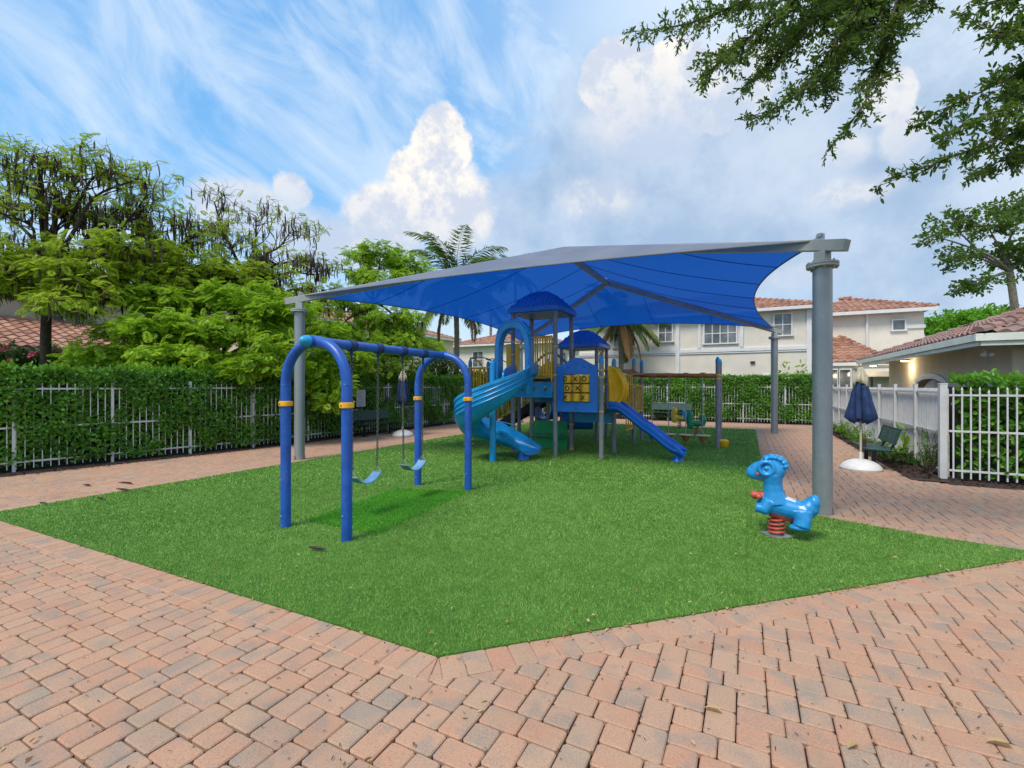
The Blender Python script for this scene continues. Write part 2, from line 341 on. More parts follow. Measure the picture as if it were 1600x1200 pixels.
# ------------------------------------------------------------------ mesh helpers
def tag(o, label=None, cat=None, group=None, kind=None):
    if label: o['label'] = label
    if cat: o['category'] = cat
    if group: o['group'] = group
    if kind: o['kind'] = kind
    return o
def empty(name, loc, label, cat, group=None, rz=0.0):
    o = bpy.data.objects.new(name, None); COL.objects.link(o)
    o.location = loc; o.rotation_euler = (0, 0, rz); o.empty_display_size = .1
    return tag(o, label, cat, group)
class MB:
    def __init__(s): s.v = []; s.f = []
    def add(s, vs, fs):
        b = len(s.v); s.v.extend([tuple(q) for q in vs]); s.f.extend([tuple(b+i for i in f) for f in fs]); return s
    def box(s, c, size, rz=0.0, mat=None):
        hx, hy, hz = (q/2 for q in size); ca, sa = math.cos(rz), math.sin(rz); vs = []
        for x, y, z in ((-1,-1,-1),(1,-1,-1),(1,1,-1),(-1,1,-1),(-1,-1,1),(1,-1,1),(1,1,1),(-1,1,1)):
            p = Vector((x*hx, y*hy, z*hz))
            if mat is not None: p = mat @ p
            else: p = Vector((p.x*ca-p.y*sa, p.x*sa+p.y*ca, p.z))
            vs.append(Vector(c)+p)
        return s.add(vs, [(0,3,2,1),(4,5,6,7),(0,1,5,4),(1,2,6,5),(2,3,7,6),(3,0,4,7)])
    def beam(s, a, b, w, h):
        a = Vector(a); b = Vector(b); d = b-a; L = d.length; q = d.to_track_quat('X', 'Z').to_matrix()
        return s.box((a+b)/2, (L, w, h), mat=q)
    def tube(s, pts, rad, n=10, closed=False, caps=True):
        pts = [Vector(p) for p in pts]; m = len(pts)
        if not hasattr(rad, '__len__'): rad = [rad]*m
        vs = []; up = None
        for i, p in enumerate(pts):
            if closed: t = pts[(i+1) % m]-pts[i-1]
            else: t = pts[min(i+1, m-1)]-pts[max(i-1, 0)]
            if t.length < 1e-9: t = Vector((0, 0, 1))
            t.normalize()
            if up is None:
                up = Vector((0, 0, 1)) if abs(t.z) < .9 else Vector((1, 0, 0))
            x = up-t*up.dot(t)
            if x.length < 1e-6: x = t.orthogonal()
            x.normalize(); y = t.cross(x); up = x
            for k in range(n):
                a = 2*PI*k/n; vs.append(p+(x*math.cos(a)+y*math.sin(a))*rad[i])
        fs = []
        for i in range(m if closed else m-1):
            j = (i+1) % m
            for k in range(n):
                k2 = (k+1) % n; fs.append((i*n+k, j*n+k, j*n+k2, i*n+k2))
        if caps and not closed:
            fs.append(tuple(range(n))); fs.append(tuple((m-1)*n+k for k in reversed(range(n))))
        return s.add(vs, [tuple(reversed(f)) for f in fs])
    def lathe(s, prof, c=(0, 0, 0), n=24, fold=0, amp=0.0, axis='Z'):
        vs = []; c = Vector(c)
        for r, z in prof:
            for k in range(n):
                a = 2*PI*k/n; rr = r*(1+amp*math.cos(a*fold)) if fold else r
                p = Vector((rr*math.cos(a), rr*math.sin(a), z))
                if axis == 'X': p = Vector((p.z, p.x, p.y))
                if axis == 'Y': p = Vector((p.x, p.z, p.y))
                vs.append(c+p)
        fs = []
        for i in range(len(prof)-1):
            for k in range(n):
                k2 = (k+1) % n; fs.append((i*n+k, i*n+k2, (i+1)*n+k2, (i+1)*n+k))
        fs.append(tuple(reversed(range(n)))); fs.append(tuple((len(prof)-1)*n+k for k in range(n)))
        return s.add(vs, fs)
    def ball(s, c, r, n=16, m=10):
        if not hasattr(r, '__len__'): r = (r, r, r)
        vs = []
        for i in range(1, m):
            t = PI*i/m
            for k in range(n):
                a = 2*PI*k/n; vs.append((c[0]+r[0]*math.sin(t)*math.cos(a), c[1]+r[1]*math.sin(t)*math.sin(a), c[2]+r[2]*math.cos(t)))
        top = len(vs); vs.append((c[0], c[1], c[2]+r[2])); vs.append((c[0], c[1], c[2]-r[2])); fs = []
        for i in range(m-2):
            for k in range(n): k2 = (k+1) % n; fs.append((i*n+k, (i+1)*n+k, (i+1)*n+k2, i*n+k2))
        for k in range(n): k2 = (k+1) % n; fs.append((top, k, k2)); fs.append((top+1, (m-2)*n+k2, (m-2)*n+k))
        return s.add(vs, fs)
    def prism(s, outline, o, ex, ey, th, holes=()):
        """flat plate: 2-D outline laid on axes ex, ey at origin o, thickness th along ex x ey"""
        ex = Vector(ex); ey = Vector(ey); o = Vector(o); nn = ex.cross(ey).normalized()
        bm = bmesh.new(); loops = [outline]+list(holes)
        for lp in loops:
            vv = [bm.verts.new((p[0], p[1], 0)) for p in lp]
            for i in range(len(vv)): bm.edges.new((vv[i], vv[(i+1) % len(vv)]))
        bmesh.ops.triangle_fill(bm, edges=bm.edges[:], use_beauty=True, use_dissolve=False, normal=(0, 0, 1))
        bm.verts.index_update(); top = [(v.co.x, v.co.y) for v in bm.verts]; tris = []
        for f in bm.faces:
            ids = [v.index for v in f.verts]
            if f.normal.z < 0: ids.reverse()
            tris.append(ids)
        n = len(top); vs = [o+ex*x+ey*y+nn*(th/2) for x, y in top]+[o+ex*x+ey*y-nn*(th/2) for x, y in top]
        fs = [tuple(t) for t in tris]+[tuple(n+i for i in reversed(t)) for t in tris]
        k = 0
        for li, lp in enumerate(loops):
            m = len(lp); area = sum(lp[i][0]*lp[(i+1) % m][1]-lp[(i+1) % m][0]*lp[i][1] for i in range(m))
            flip = (area > 0) == (li == 0)
            for i in range(m):
                a, b = k+i, k+(i+1) % m; q = (a, n+a, n+b, b)
                fs.append(q if flip else tuple(reversed(q)))
            k += m
        bm.free(); return s.add(vs, fs)
    def build(s, name, mat, parent=None, smooth=None, bevel=0.0, o=None, seg=2):
        off = Vector(o) if o is not None else Vector((0, 0, 0))
        me = bpy.data.meshes.new(name)
        me.from_pydata([(v[0]-off.x, v[1]-off.y, v[2]-off.z) for v in s.v], [], s.f)
        me.materials.append(M[mat] if isinstance(mat, str) else mat)
        if smooth is not None:
            me.shade_smooth()
            if smooth > 0: me.set_sharp_from_angle(angle=R(smooth))
        me.update()
        ob = bpy.data.objects.new(name, me); COL.objects.link(ob)
        if parent is not None: ob.parent = parent
        if bevel:
            md = ob.modifiers.new('bevel', 'BEVEL'); md.width = bevel; md.segments = seg; md.limit_method = 'ANGLE'; md.angle_limit = R(40)
        return ob
def np_mesh(name, V, F, mat, parent=None, o=None, smooth=False):
    """V (n,3) float, F (m,k) int, one face size"""
    V = np.asarray(V, dtype=np.float32).copy(); F = np.asarray(F, dtype=np.int32)
    if o is not None: V -= np.array(o, dtype=np.float32)
    me = bpy.data.meshes.new(name); m, k = F.shape
    me.vertices.add(len(V)); me.vertices.foreach_set('co', V.ravel())
    me.loops.add(m*k); me.loops.foreach_set('vertex_index', F.ravel())
    me.polygons.add(m); me.polygons.foreach_set('loop_start', np.arange(0, m*k, k, dtype=np.int32))
    me.update(calc_edges=True)
    me.materials.append(M[mat] if isinstance(mat, str) else mat)
    (me.shade_smooth if smooth else me.shade_flat)()
    ob = bpy.data.objects.new(name, me); COL.objects.link(ob)
    if parent is not None: ob.parent = parent
    return ob
def unit(a): return a/np.maximum(np.linalg.norm(a, axis=-1, keepdims=True), 1e-9)
def leaves(P, D, N, L, W, fold=.25, wide=.55):
    """oval folded leaves: positions P, directions D, face normals N, length L, width W -> V, F(quads)"""
    n = len(P); D = unit(D); S = unit(np.cross(D, N)); N = unit(np.cross(S, D))
    L = np.broadcast_to(L, (n,))[:, None]; W = np.broadcast_to(W, (n,))[:, None]
    base = P; tip = P+D*L-N*L*.10
    l1 = P+D*L*.32+S*W*.5+N*W*fold; l2 = P+D*L*(wide+.22)+S*W*.42+N*W*fold*.7-N*L*.04
    r1 = P+D*L*.32-S*W*.5+N*W*fold; r2 = P+D*L*(wide+.22)-S*W*.42+N*W*fold*.7-N*L*.04
    V = np.stack([base, l1, l2, tip, r2, r1], 1).reshape(-1, 3)
    i = np.arange(n)[:, None]*6
    F = np.concatenate([i+np.array([0, 1, 2, 3]), i+np.array([0, 3, 4, 5])], 0)
    return V, F
def cat_mesh(parts):
    V = []; F = []; b = 0
    for v, f in parts: V.append(v); F.append(f+b); b += len(v)
    return np.concatenate(V), np.concatenate(F)
def rnd(n, a=-1., b=1.): return rng.uniform(a, b, (n, 3))
def bez(pts, n):
    """Catmull-Rom through pts, n samples per span"""
    P = [Vector(p) for p in pts]; P = [P[0]*2-P[1]]+P+[P[-1]*2-P[-2]]; out = []
    for i in range(1, len(P)-2):
        for k in range(n):
            t = k/n; a, b, c, d = P[i-1:i+3]
            out.append(.5*((2*b)+(c-a)*t+(2*a-5*b+4*c-d)*t*t+(3*b-a-3*c+d)*t*t*t))
    out.append(P[-2]); return out
# ================================================================== SETTING
def local(u, v):                       # camera-frame coordinates of ground points (only to skip what no view can reach)
    return u*CH+v*SH, -u*SH+v*CH
def sheet(name, pts, z, mat, kind='structure'):
    mb = MB(); mb.v = [(p[0], p[1], z) for p in pts]; mb.f = [tuple(range(len(pts)))]
    o = mb.build(name, mat); return tag(o, kind=kind)
sheet('ground', [(-900, -900), (900, -900), (900, 900), (-900, 900)], -.045, 'ground')
Rc = at_z(1640, 868)
TURF = [(-9.2, 2.30), (-1.77, 2.43), (Rc.x, Rc.y), (1.889, 6.95), (.8, 7.37), (.29, 7.62), (.31, 20.7), (-9.1, 20.8)]
def inside(P, poly):
    x, y = P[:, 0], P[:, 1]; r = np.zeros(len(P), bool); n = len(poly)
    for i in range(n):
        x1, y1 = poly[i]; x2, y2 = poly[(i+1) % n]
        c = ((y1 > y) != (y2 > y)) & (x < (x2-x1)*(y-y1)/((y2-y1) if y2 != y1 else 1e-9)+x1)
        r ^= c
    return r
def paver_geo(Q, z, gap=.0033, r=.013, ch=.007, h=.0065):
    """Q (n,4,2) ccw corners -> rounded, chamfered stones"""
    n = len(Q); e1 = unit(np.roll(Q, -1, 1)-Q); e2 = unit(np.roll(Q, 1, 1)-Q)
    j = rng.uniform(.6, 1.5, (n, 1, 1))
    q = Q+gap*j*(e1+e2)
    def ring(off, rr):
        b = q+off*(e1+e2); return np.stack([b+rr*e2, b+rr*e1], 2).reshape(n, 8, 2)
    o = ring(0, r); i = ring(ch, r*.8)
    cen = Q.mean(1, keepdims=True); tilt = rng.normal(0, .0045, (n, 1, 2)); z0 = z+rng.normal(0, .0011, (n, 1))
    def zz(p, dz): return (z0+((p-cen)*tilt).sum(-1)+dz)[..., None]
    V = np.concatenate([np.concatenate([o, zz(o, -.03)], -1), np.concatenate([o, zz(o, -h)], -1), np.concatenate([i, zz(i, 0)], -1)], 1)
    F = []
    for a in range(8):
        b = (a+1) % 8; F += [(a, b, 8+b, 8+a), (8+a, 8+b, 16+b, 16+a)]
    F += [(16, 17, 18, 23), (18, 19, 22, 23), (19, 20, 21, 22)]
    F = (np.arange(n)[:, None, None]*24+np.array(F)[None]).reshape(-1, 4)
    return V.reshape(-1, 3), F
def pavement():
    U = .0755; rects = [(0, 0, 3, 2), (3, 0, 6, 2), (-2, 1, 0, 4), (-2, -2, 0, 1), (0, 2, 2, 4), (0, -2, 2, 0)]; out = []
    for i in range(-80, 110):
        for j in range(-110, 110):
            ox = 4*(i-j)*U-3.07; oy = 4*(i+j)*U+1.46
            if -13.5 < ox < 10 and -3 < oy < 25:
                for a, b, c, d in rects: out.append((ox+a*U, oy+b*U, ox+c*U, oy+d*U))
    A = np.array(out); C = np.stack([(A[:, 0]+A[:, 2])/2, (A[:, 1]+A[:, 3])/2], 1)
    X, Y = local(C[:, 0], C[:, 1])
    k = (np.abs(X) < Y*1.12+2.2) & (Y > .6)
    k &= ~inside(C, TURF)
    lf = np.interp(C[:, 1], [2.6, 8.3, 25], [-13.2, -12.25, -12.1])
    k &= (C[:, 0] > lf) & (C[:, 1] < 24.45)
    k &= ~((C[:, 0] > 2.75) & (C[:, 1] > 11.0))
    A = A[k]
    Q = np.stack([A[:, [0, 1]], A[:, [2, 1]], A[:, [2, 3]], A[:, [0, 3]]], 1)
    Q = Q+rng.normal(0, .0012, Q.shape)
    parts = [paver_geo(Q, 0.0)]
    B = []; n = len(TURF)
    for i in range(n):
        a = np.array(TURF[i]); b = np.array(TURF[(i+1) % n]); d = b-a; L = np.linalg.norm(d); d /= L
        nn = np.array([d[1], -d[0]]); m = max(1, round(L/.152)); w = L/m
        for q in range(m):
            p = a+d*w*q; B.append([p+nn*.235, p+nn*.235+d*w, p+d*w, p])
        # wedge stones at the outer corner
        c = np.array(TURF[(i+2) % n]); d2 = (c-b)/np.linalg.norm(c-b); n2 = np.array([d2[1], -d2[0]])
        if d[0]*d2[1]-d[1]*d2[0] > .05:
            p0, p2 = b+nn*.235, b+n2*.235; pm = b+(nn+n2)/np.linalg.norm(nn+n2)*.245
            bb = b+(nn+n2)*.004
            B.append([p0, pm, b+(d*.0), bb-(d*.004)]); B.append([pm, p2, bb+(d2*.004), b])
    parts.append(paver_geo(np.array(B), .007, r=.008, gap=.0015))
    V, F = cat_mesh(parts)
    tag(np_mesh('pavement', V, F, 'paver'), kind='structure')
pavement()
tag(MB().prism(TURF, (0, 0, .002), (1, 0, 0), (0, 1, 0), .026).build('turf_base', 'turf'), kind='structure')
P1, P2, P3, P4 = at_z(477, 815), at_z(588, 839), at_z(735, 769), at_z(618, 765)
PATCH = [(p.x, p.y) for p in (P1, P2, P3, P4)]
sheet('turf_patch_base', PATCH, .019, 'patch')
def blades(n, poly, ymin, ymax, wid, hgt, excl=None):
    xs = [p[0] for p in poly]; ys = [p[1] for p in poly]
    P = np.stack([rng.uniform(min(xs), max(xs), n), rng.uniform(min(ys), max(ys), n)], 1)
    P = P[inside(P, poly)]
    if excl is not None: P = P[~inside(P, excl)]
    X, Y = local(P[:, 0], P[:, 1]); P = P[(Y > ymin) & (Y < ymax) & (np.abs(X) < Y*1.12+1.5)]
    m = len(P); a = rng.uniform(0, 2*PI, m); w = wid*rng.uniform(.7, 1.3, m)/2; h = hgt*rng.uniform(.55, 1.25, m)
    ln = rng.normal(0, .55, (m, 2))*h[:, None]; z = np.full(m, .014)
    dx, dy = np.cos(a)*w, np.sin(a)*w
    V = np.stack([np.stack([P[:, 0]-dx, P[:, 1]-dy, z], 1), np.stack([P[:, 0]+dx, P[:, 1]+dy, z], 1),
                  np.stack([P[:, 0]+ln[:, 0], P[:, 1]+ln[:, 1], z+h], 1)], 1).reshape(-1, 3)
    return V, np.arange(m*3).reshape(-1, 3)
_c = np.mean(np.array(TURF), 0); TURFB = [tuple(np.array(p)+(np.array(p)-_c)*.0018) for p in TURF]
V, F = cat_mesh([blades(3600000, TURFB, 0, 5.2, .0032, .019, PATCH), blades(1500000, TURFB, 5.2, 8.0, .0055, .022, PATCH), blades(500000, TURFB, 8.0, 14, .011, .024, PATCH), blades(140000, TURFB, 14, 26, .022, .026, PATCH)])
tag(np_mesh('artificial_grass', V, F, 'blade'), 'short green artificial turf covering the playground', None, None, 'stuff')['category'] = 'grass'
V, F = blades(45000, PATCH, 0, 30, .007, .024)
tag(np_mesh('grass_patch', V, F, 'bladep'), 'brighter smoother turf patch beneath the swings', None, None, 'stuff')['category'] = 'grass'
# mulch strips under fences
mb = MB(); mb.v = [(2.72, 11.0, .008), (3.55, 11.0, .008), (3.55, 24.5, .008), (2.72, 24.5, .008), (3.2, 10.78, .004), (11, 10.78, .004), (11, 13, .004), (3.2, 13, .004)]
mb.f = [(0, 1, 2, 3), (4, 5, 6, 7)]; tag(mb.build('mulch_bed', 'mulch'), kind='structure')
mb = MB(); mb.v = [(-13.7, 1.5, .006), (-12.98, 1.5, .006), (-12.1, 8.3, .006), (-11.97, 24.3, .006), (3.4, 24.3, .006), (3.4, 26.2, .006), (-14.6, 26.2, .006), (-14.6, 1.5, .006)]
mb.f = [tuple(range(8))]; tag(mb.build('soil_strip', 'mulch'), kind='structure')
sheet('lawn_behind', [(-60, -5), (-14.5, -5), (-14.5, 26.2), (8, 26.2), (60, 26.2), (60, 90), (-60, 90)], -.02, 'turf')
def chips():
    n = 2600; A = np.stack([rng.uniform(2.72, 3.25, n), rng.uniform(11.2, 24.2, n)], 1)
    m = 1800; k = rng.uniform(0, 1, m); v = 2+k*22; u = np.interp(v, [2, 8.3, 24.5], [-13.0, -12.12, -12.0])+rng.normal(0, .13, m)
    A = np.concatenate([A, np.stack([u, v], 1), np.stack([rng.uniform(3.3, 9, 600), rng.uniform(10.75, 11.2, 600)], 1)])
    P = np.concatenate([A, rng.uniform(.012, .03, (len(A), 1))], 1); D = rnd(len(A)); D[:, 2] *= .3; N = rnd(len(A))*.5; N[:, 2] = 1
    V, F = leaves(P, D, N, rng.uniform(.03, .09, len(A)), rng.uniform(.012, .03, len(A)))
    o = np_mesh('mulch_litter', V, F, 'mulch'); tag(o, 'dark mulch chips and dead leaves along the fences', 'mulch', None, 'stuff')
chips()

# ------------------------------------------------------------------ fences and hedges
def leaf_wall(path, z0, z1, n, top_n, depth, L, out, clump=1.0):
    """leaves over the face and the top of a clipped hedge following a polyline; out = side the face looks to (+1 left of the path direction)"""
    segs = []; tot = 0
    for a, b in zip(path[:-1], path[1:]):
        a = np.array(a); b = np.array(b); l = np.linalg.norm(b-a); segs.append((a, b, l)); tot += l
    parts = [[], []]
    for a, b, l in segs:
        d = (b-a)/l; nn = np.array([-d[1], d[0]])*out
        m = int(n*l/tot); t = rng.uniform(0, l, m); z = z0+(z1-z0)*rng.uniform(0, 1, m)**.86
        bump = np.sin(t*2.3+z*3.1)*.05+np.sin(t*5.7-z*4.3)*.035+np.sin(t*11+z*9)*.02
        off = bump*clump-rng.exponential(.05, m)+.105
        P = np.stack([a[0]+d[0]*t+nn[0]*off, a[1]+d[1]*t+nn[1]*off, z], 1)
        N = np.array([nn[0], nn[1], .35])+rnd(m)*.75; D = rnd(m); D[:, 2] += .25
        parts[0].append(leaves(P, D, N, L*rng.uniform(.7, 1.25, m), L*.62*rng.uniform(.8, 1.15, m), .15))
        m = int(top_n*l/tot); t = rng.uniform(0, l, m); w = rng.uniform(-.06, depth, m)
        z = z1+np.sin(t*1.9)*.03+np.sin(t*6.1)*.025+rng.exponential(.035, m)-.08
        P = np.stack([a[0]+d[0]*t-nn[0]*w, a[1]+d[1]*t-nn[1]*w, z], 1); D = rnd(m)*.8; D[:, 2] = np.abs(D[:, 2])+.5; N = rnd(m)
        parts[1].append(leaves(P, D, N, L*rng.uniform(.7, 1.2, m), L*.5*rng.uniform(.8, 1.1, m), .15))
    return cat_mesh(parts[0]), cat_mesh(parts[1])
def hedge(label, path, z1, n, top_n, depth, L, out, z0=.12, clump=1.0):
    root = empty('hedge', (path[0][0], path[0][1], 0), label, 'hedge', 'clipped hedges behind the fences'); o = root.location
    mb = MB()
    for a, b in zip(path[:-1], path[1:]):
        a = Vector((*a, 0)); b = Vector((*b, 0)); d = (b-a).normalized(); nn = Vector((-d.y, d.x, 0))*out
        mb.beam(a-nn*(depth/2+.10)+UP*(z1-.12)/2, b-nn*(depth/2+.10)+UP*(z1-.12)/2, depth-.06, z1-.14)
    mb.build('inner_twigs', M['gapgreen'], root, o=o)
    (V, F), (V2, F2) = leaf_wall(path, z0, z1, n, top_n, depth, L, out, clump)
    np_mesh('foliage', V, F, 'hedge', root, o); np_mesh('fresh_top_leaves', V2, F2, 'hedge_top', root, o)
    return root
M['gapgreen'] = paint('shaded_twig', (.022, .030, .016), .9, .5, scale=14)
def picket_fence(label, path, top, rails, sp, pw, post_sp, group=None, post_w=.075, tip=.0, n_post=None):
    root = empty('picket_fence', (path[0][0], path[0][1], 0), label, 'fence', group); o = root.location
    pk = MB(); rl = MB()
    for a, b in zip(path[:-1], path[1:]):
        a = Vector((*a, 0)); b = Vector((*b, 0)); L = (b-a).length; d = (b-a)/L; ang = math.atan2(d.y, d.x)
        for z in rails: rl.beam(a+UP*z, b+UP*z, .03, .035)
        m = int(L/sp)
        for i in range(m):
            p = a+d*(i+.5)*(L/m); h = top-(.05 if (tip and i % 5 == 4) else 0)
            pk.box((p.x, p.y, (h+.06)/2), (pw, pw, h-.06), ang)
            if tip:
                pk.lathe([(.004, h+.03), (pw*.75, h-.01), (pw*.8, h-.03), (pw*.3, h-.045)], (p.x, p.y, 0), 5)
        m = max(1, round(L/post_sp))
        for i in range(n_post or 0, m+(b == Vector((*path[-1], 0)))):
            p = a+d*i*(L/m); q = MB(); q.box((p.x, p.y, top/2+.02), (post_w, post_w, top+.04), ang); q.box((p.x, p.y, top+.05), (post_w+.02, post_w+.02, .02), ang)
            q.build('fence_post', 'white_fence', root, o=o, bevel=.004)
    rl.build('rails', 'white_fence', root, o=o); pk.build('pickets', 'white_fence', root, o=o)
    return root
FL_PATH = [(-13.45, 2.2), (-12.45, 8.3), (-12.25, 24.6)]
picket_fence('white metal picket fence running beside the long left brick path', FL_PATH, 1.80, (.20, .90, 1.69), .125, .017, 1.75, 'white metal picket fences', .052)
picket_fence('white picket fence across the far end behind the playset', [(-12.25, 24.6), (3.3, 24.6)], 1.80, (.20, .90, 1.69), .125, .017, 1.75, 'white metal picket fences', .052)
hedge('long dark green hedge growing through the left picket fence', [(-13.5, 2.2), (-12.5, 8.3), (-12.3, 24.6)], 2.13, 46000, 17000, .7, .088, -1, clump=1.3)
hedge('dense hedge behind the far picket fence below the beige house', [(-12.3, 24.65), (3.3, 24.65)], 2.22, 33000, 12000, .8, .078, -1)
RP = [(3.32, 11.22), (9.0, 11.0)]
picket_fence('near white picket fence with pointed tips at the right edge', RP, 1.70, (.20, .92, 1.58), .118, .022, 9, 'white metal picket fences', .08, tip=1, n_post=1)
hedge('broad-leaved hedge behind the near right picket fence', [(3.52, 11.45), (9.5, 11.22)], 1.86, 4200, 2300, .75, .125, -1, clump=1.6)
def white_wall():
    root = empty('panel_fence', (3.3, 11.4, 0), 'solid white panel fence beside the right bench and clubhouse', 'fence'); o = root.location
    v0, v1 = 11.42, 23.9; n = 8
    mb = MB(); mb.box((3.36, (v0+v1)/2, 1.27), (.03, v1-v0, .86)); mb.build('upper_panel', 'white_mesh', root, o=o)
    mb = MB(); mb.box((3.37, (v0+v1)/2, .44), (.03, v1-v0, .80)); mb.build('lower_panel', 'lower_mesh', root, o=o)
    mb = MB()
    k = int((v1-v0)/.105)
    for i in range(k): mb.box((3.335, v0+(i+.5)*(v1-v0)/k, .88), (.02, .014, 1.66))
    mb.build('pickets', 'white_fence', root, o=o)
    mb = MB()
    for z in (.16, .86, 1.63): mb.box((3.30, (v0+v1)/2, z), (.032, v1-v0, .045))
    mb.build('rails', 'white_fence', root, o=o, bevel=.004)
    for i in range(n+1):
        v = v0+(v1-v0)*i/n; w = .11 if i == 0 else .062
        MB().box((3.29, v, .89), (w, w, 1.76)).box((3.29, v, 1.785), (w+.008, w+.008, .025)).build('fence_post', 'white_fence', root, o=o, bevel=.005)
white_wall()

# ------------------------------------------------------------------ tiled roofs, houses
def tile_face(mb, a, b, c, d, tw=.30, tl=.38, h=.055):
    """barrel tiles over the planar face a-b (eave) to d-c (ridge); a->b left to right seen from outside"""
    a, b, c, d = map(Vector, (a, b, c, d)); ex = (b-a).normalized(); nn = ex.cross(d-a)
    if nn.length < 1e-6: nn = ex.cross(c-a)
    nn.normalize(); ey = nn.cross(ex).normalized()
    Hh = max((c-a).dot(ey), (d-a).dot(ey)); La = (b-a).length
    xd, yd = (d-a).dot(ex), (d-a).dot(ey); xc, yc = (c-a).dot(ex), (c-a).dot(ey)
    rows = max(1, round(Hh/tl)); tl = Hh/rows
    lo0 = min(0, xd); cols = int((max(La, xc)-lo0)/tw)+1
    mb.add([a-nn*.03, b-nn*.03, c-nn*.03, d-nn*.03], [(0, 1, 2, 3)])
    prof = [(0, .0), (.18, .35), (.38, .95), (.55, 1.0), (.74, .45), (.86, 0), (1, 0)]
    for r in range(rows):
        y = r*tl; ym = y+tl/2
        xl = xd*min(1, ym/max(yd, 1e-6)); xr = La+(xc-La)*min(1, ym/max(yc, 1e-6))
        for q in range(cols):
            x = lo0+q*tw; cx = x+tw/2
            if cx < xl-.03 or cx > xr+.03: continue
            jz = random.uniform(-.006, .006); vs = []
            for yy, up, hh in ((y-.03, .0, .0), (y-.03, .028, 1), (y+tl, .004, .8)):
                for px, pz in prof:
                    vs.append(a+ex*(x+px*tw)+ey*yy+nn*(up+pz*h*(hh if hh else .0)+jz))
            n = len(prof)
            fs = [(i, i+1, n+i+1, n+i) for i in range(n-1)]+[(n+i, n+i+1, 2*n+i+1, 2*n+i) for i in range(n-1)]
            mb.add(vs, fs)
def ridge_caps(mb, a, b, r=.11, L=.4):
    a = Vector(a); b = Vector(b); d = b-a; n = max(1, round(d.length/L)); t = d.normalized()
    sx = t.cross(UP).normalized(); up = sx.cross(t).normalized()
    for i in range(n):
        p = a+d*i/n; q = a+d*(i+1)/n+t*.04; vs = []
        for P_, rr, lift in ((p, r*1.12, .03), (q, r*.92, .0)):
            for k in range(7):
                an = PI*k/6; vs.append(P_+sx*math.cos(an)*rr+up*(math.sin(an)*rr+lift))
        mb.add(vs, [(k, 7+k, 8+k, k+1) for k in range(6)]+[tuple(range(7))])
def hip_roof(root, o, x0, x1, y0, y1, z, pitch, mat='tile', over=.45, tw=.30, tl=.38, fascia='trim', hips=(1, 1, 1, 1), soffit=True, zoff=0):
    """hip roof over a rectangle; eave overhang 'over'"""
    x0 -= over; x1 += over; y0 -= over; y1 += over; w = x1-x0; l = y1-y0; s = min(w, l)/2; h = s*pitch
    if w >= l: A = (x0+(s if hips[0] else 0), (y0+y1)/2, z+h); B = (x1-(s if hips[1] else 0), (y0+y1)/2, z+h)
    else: A = ((x0+x1)/2, y0+(s if hips[2] else 0), z+h); B = ((x0+x1)/2, y1-(s if hips[3] else 0), z+h)
    c = [(x0, y0, z), (x1, y0, z), (x1, y1, z), (x0, y1, z)]
    mb = MB(); n_ = MB()
    if w >= l:
        tile_face(mb, c[0], c[1], B, A, tw, tl); tile_face(mb, c[2], c[3], A, B, tw, tl)
        tile_face(mb, c[1], c[2], B, B, tw, tl); tile_face(mb, c[3], c[0], A, A, tw, tl)
        hp = [(c[0], A), (c[3], A), (c[1], B), (c[2], B), (A, B)]
    else:
        tile_face(mb, c[3], c[0], A, B, tw, tl); tile_face(mb, c[1], c[2], B, A, tw, tl)
        tile_face(mb, c[0], c[1], A, A, tw, tl); tile_face(mb, c[2], c[3], B, B, tw, tl)
        hp = [(c[0], A), (c[1], A), (c[2], B), (c[3], B), (A, B)]
    r = mb.build('roof', mat, root, o=o)
    for a, b in hp: ridge_caps(n_, a, b)
    n_.build('ridge_tiles', mat, r, o=None).location = (-o[0], -o[1], -o[2]) if False else (0, 0, 0)
    rid = r.children[0]; me = rid.data
    for v in me.vertices: v.co -= Vector(o)
    f = MB(); t = .16
    f.box(((x0+x1)/2, y0-.02, z-.09), (w+.10, .05, t)); f.box(((x0+x1)/2, y1+.02, z-.09), (w+.10, .05, t))
    f.box((x0-.02, (y0+y1)/2, z-.088), (.05, l-.02, t)); f.box((x1+.02, (y0+y1)/2, z-.088), (.05, l-.02, t))
    f.build('fascia', fascia, root, o=o, bevel=.006)
    if soffit: MB().box(((x0+x1)/2, (y0+y1)/2, z-.13), (w-.06, l-.06, .03)).build('soffit', 'stucco', root, o=o)
    return A, B
def window(root, o, face, c, w, h, panes=(2, 2), trim='trim', surround=0):
    """window on a wall: face 'y-' looks to -y, 'x-' to -x, 'x+' to +x ; c = centre point on the wall surface"""
    ex = {'y-': Vector((1, 0, 0)), 'x-': Vector((0, -1, 0)), 'x+': Vector((0, 1, 0))}[face]; nn = {'y-': Vector((0, -1, 0)), 'x-': Vector((-1, 0, 0)), 'x+': Vector((1, 0, 0))}[face]
    c = Vector(c); f = MB()
    def bar(x, z, ww, hh, dep, dd=0.0):
        p = c+ex*x+UP*z+nn*(dep/2+dd); s = (ww, dep, hh) if face == 'y-' else (dep, ww, hh); f.box(p, s)
    t = .07
    bar(0, h/2+t/2, w+2*t, t, .09); bar(0, -h/2-t/2, w+2*t+.1, t, .12); bar(-w/2-t/2, 0, t, h, .088); bar(w/2+t/2, 0, t, h, .088)
    for i in range(1, panes[0]): bar(-w/2+w*i/panes[0], 0, .045, h, .05, .004)
    for j in range(1, panes[1]): bar(0, -h/2+h*j/panes[1], w, .045, .046, .004)
    fr = f.build('window', trim, root, o=o)
    g = MB(); p = c+nn*.012; g.box(p, (w, .02, h) if face == 'y-' else (.02, w, h)); g.build('pane', 'glass', fr, o=o)
    return fr
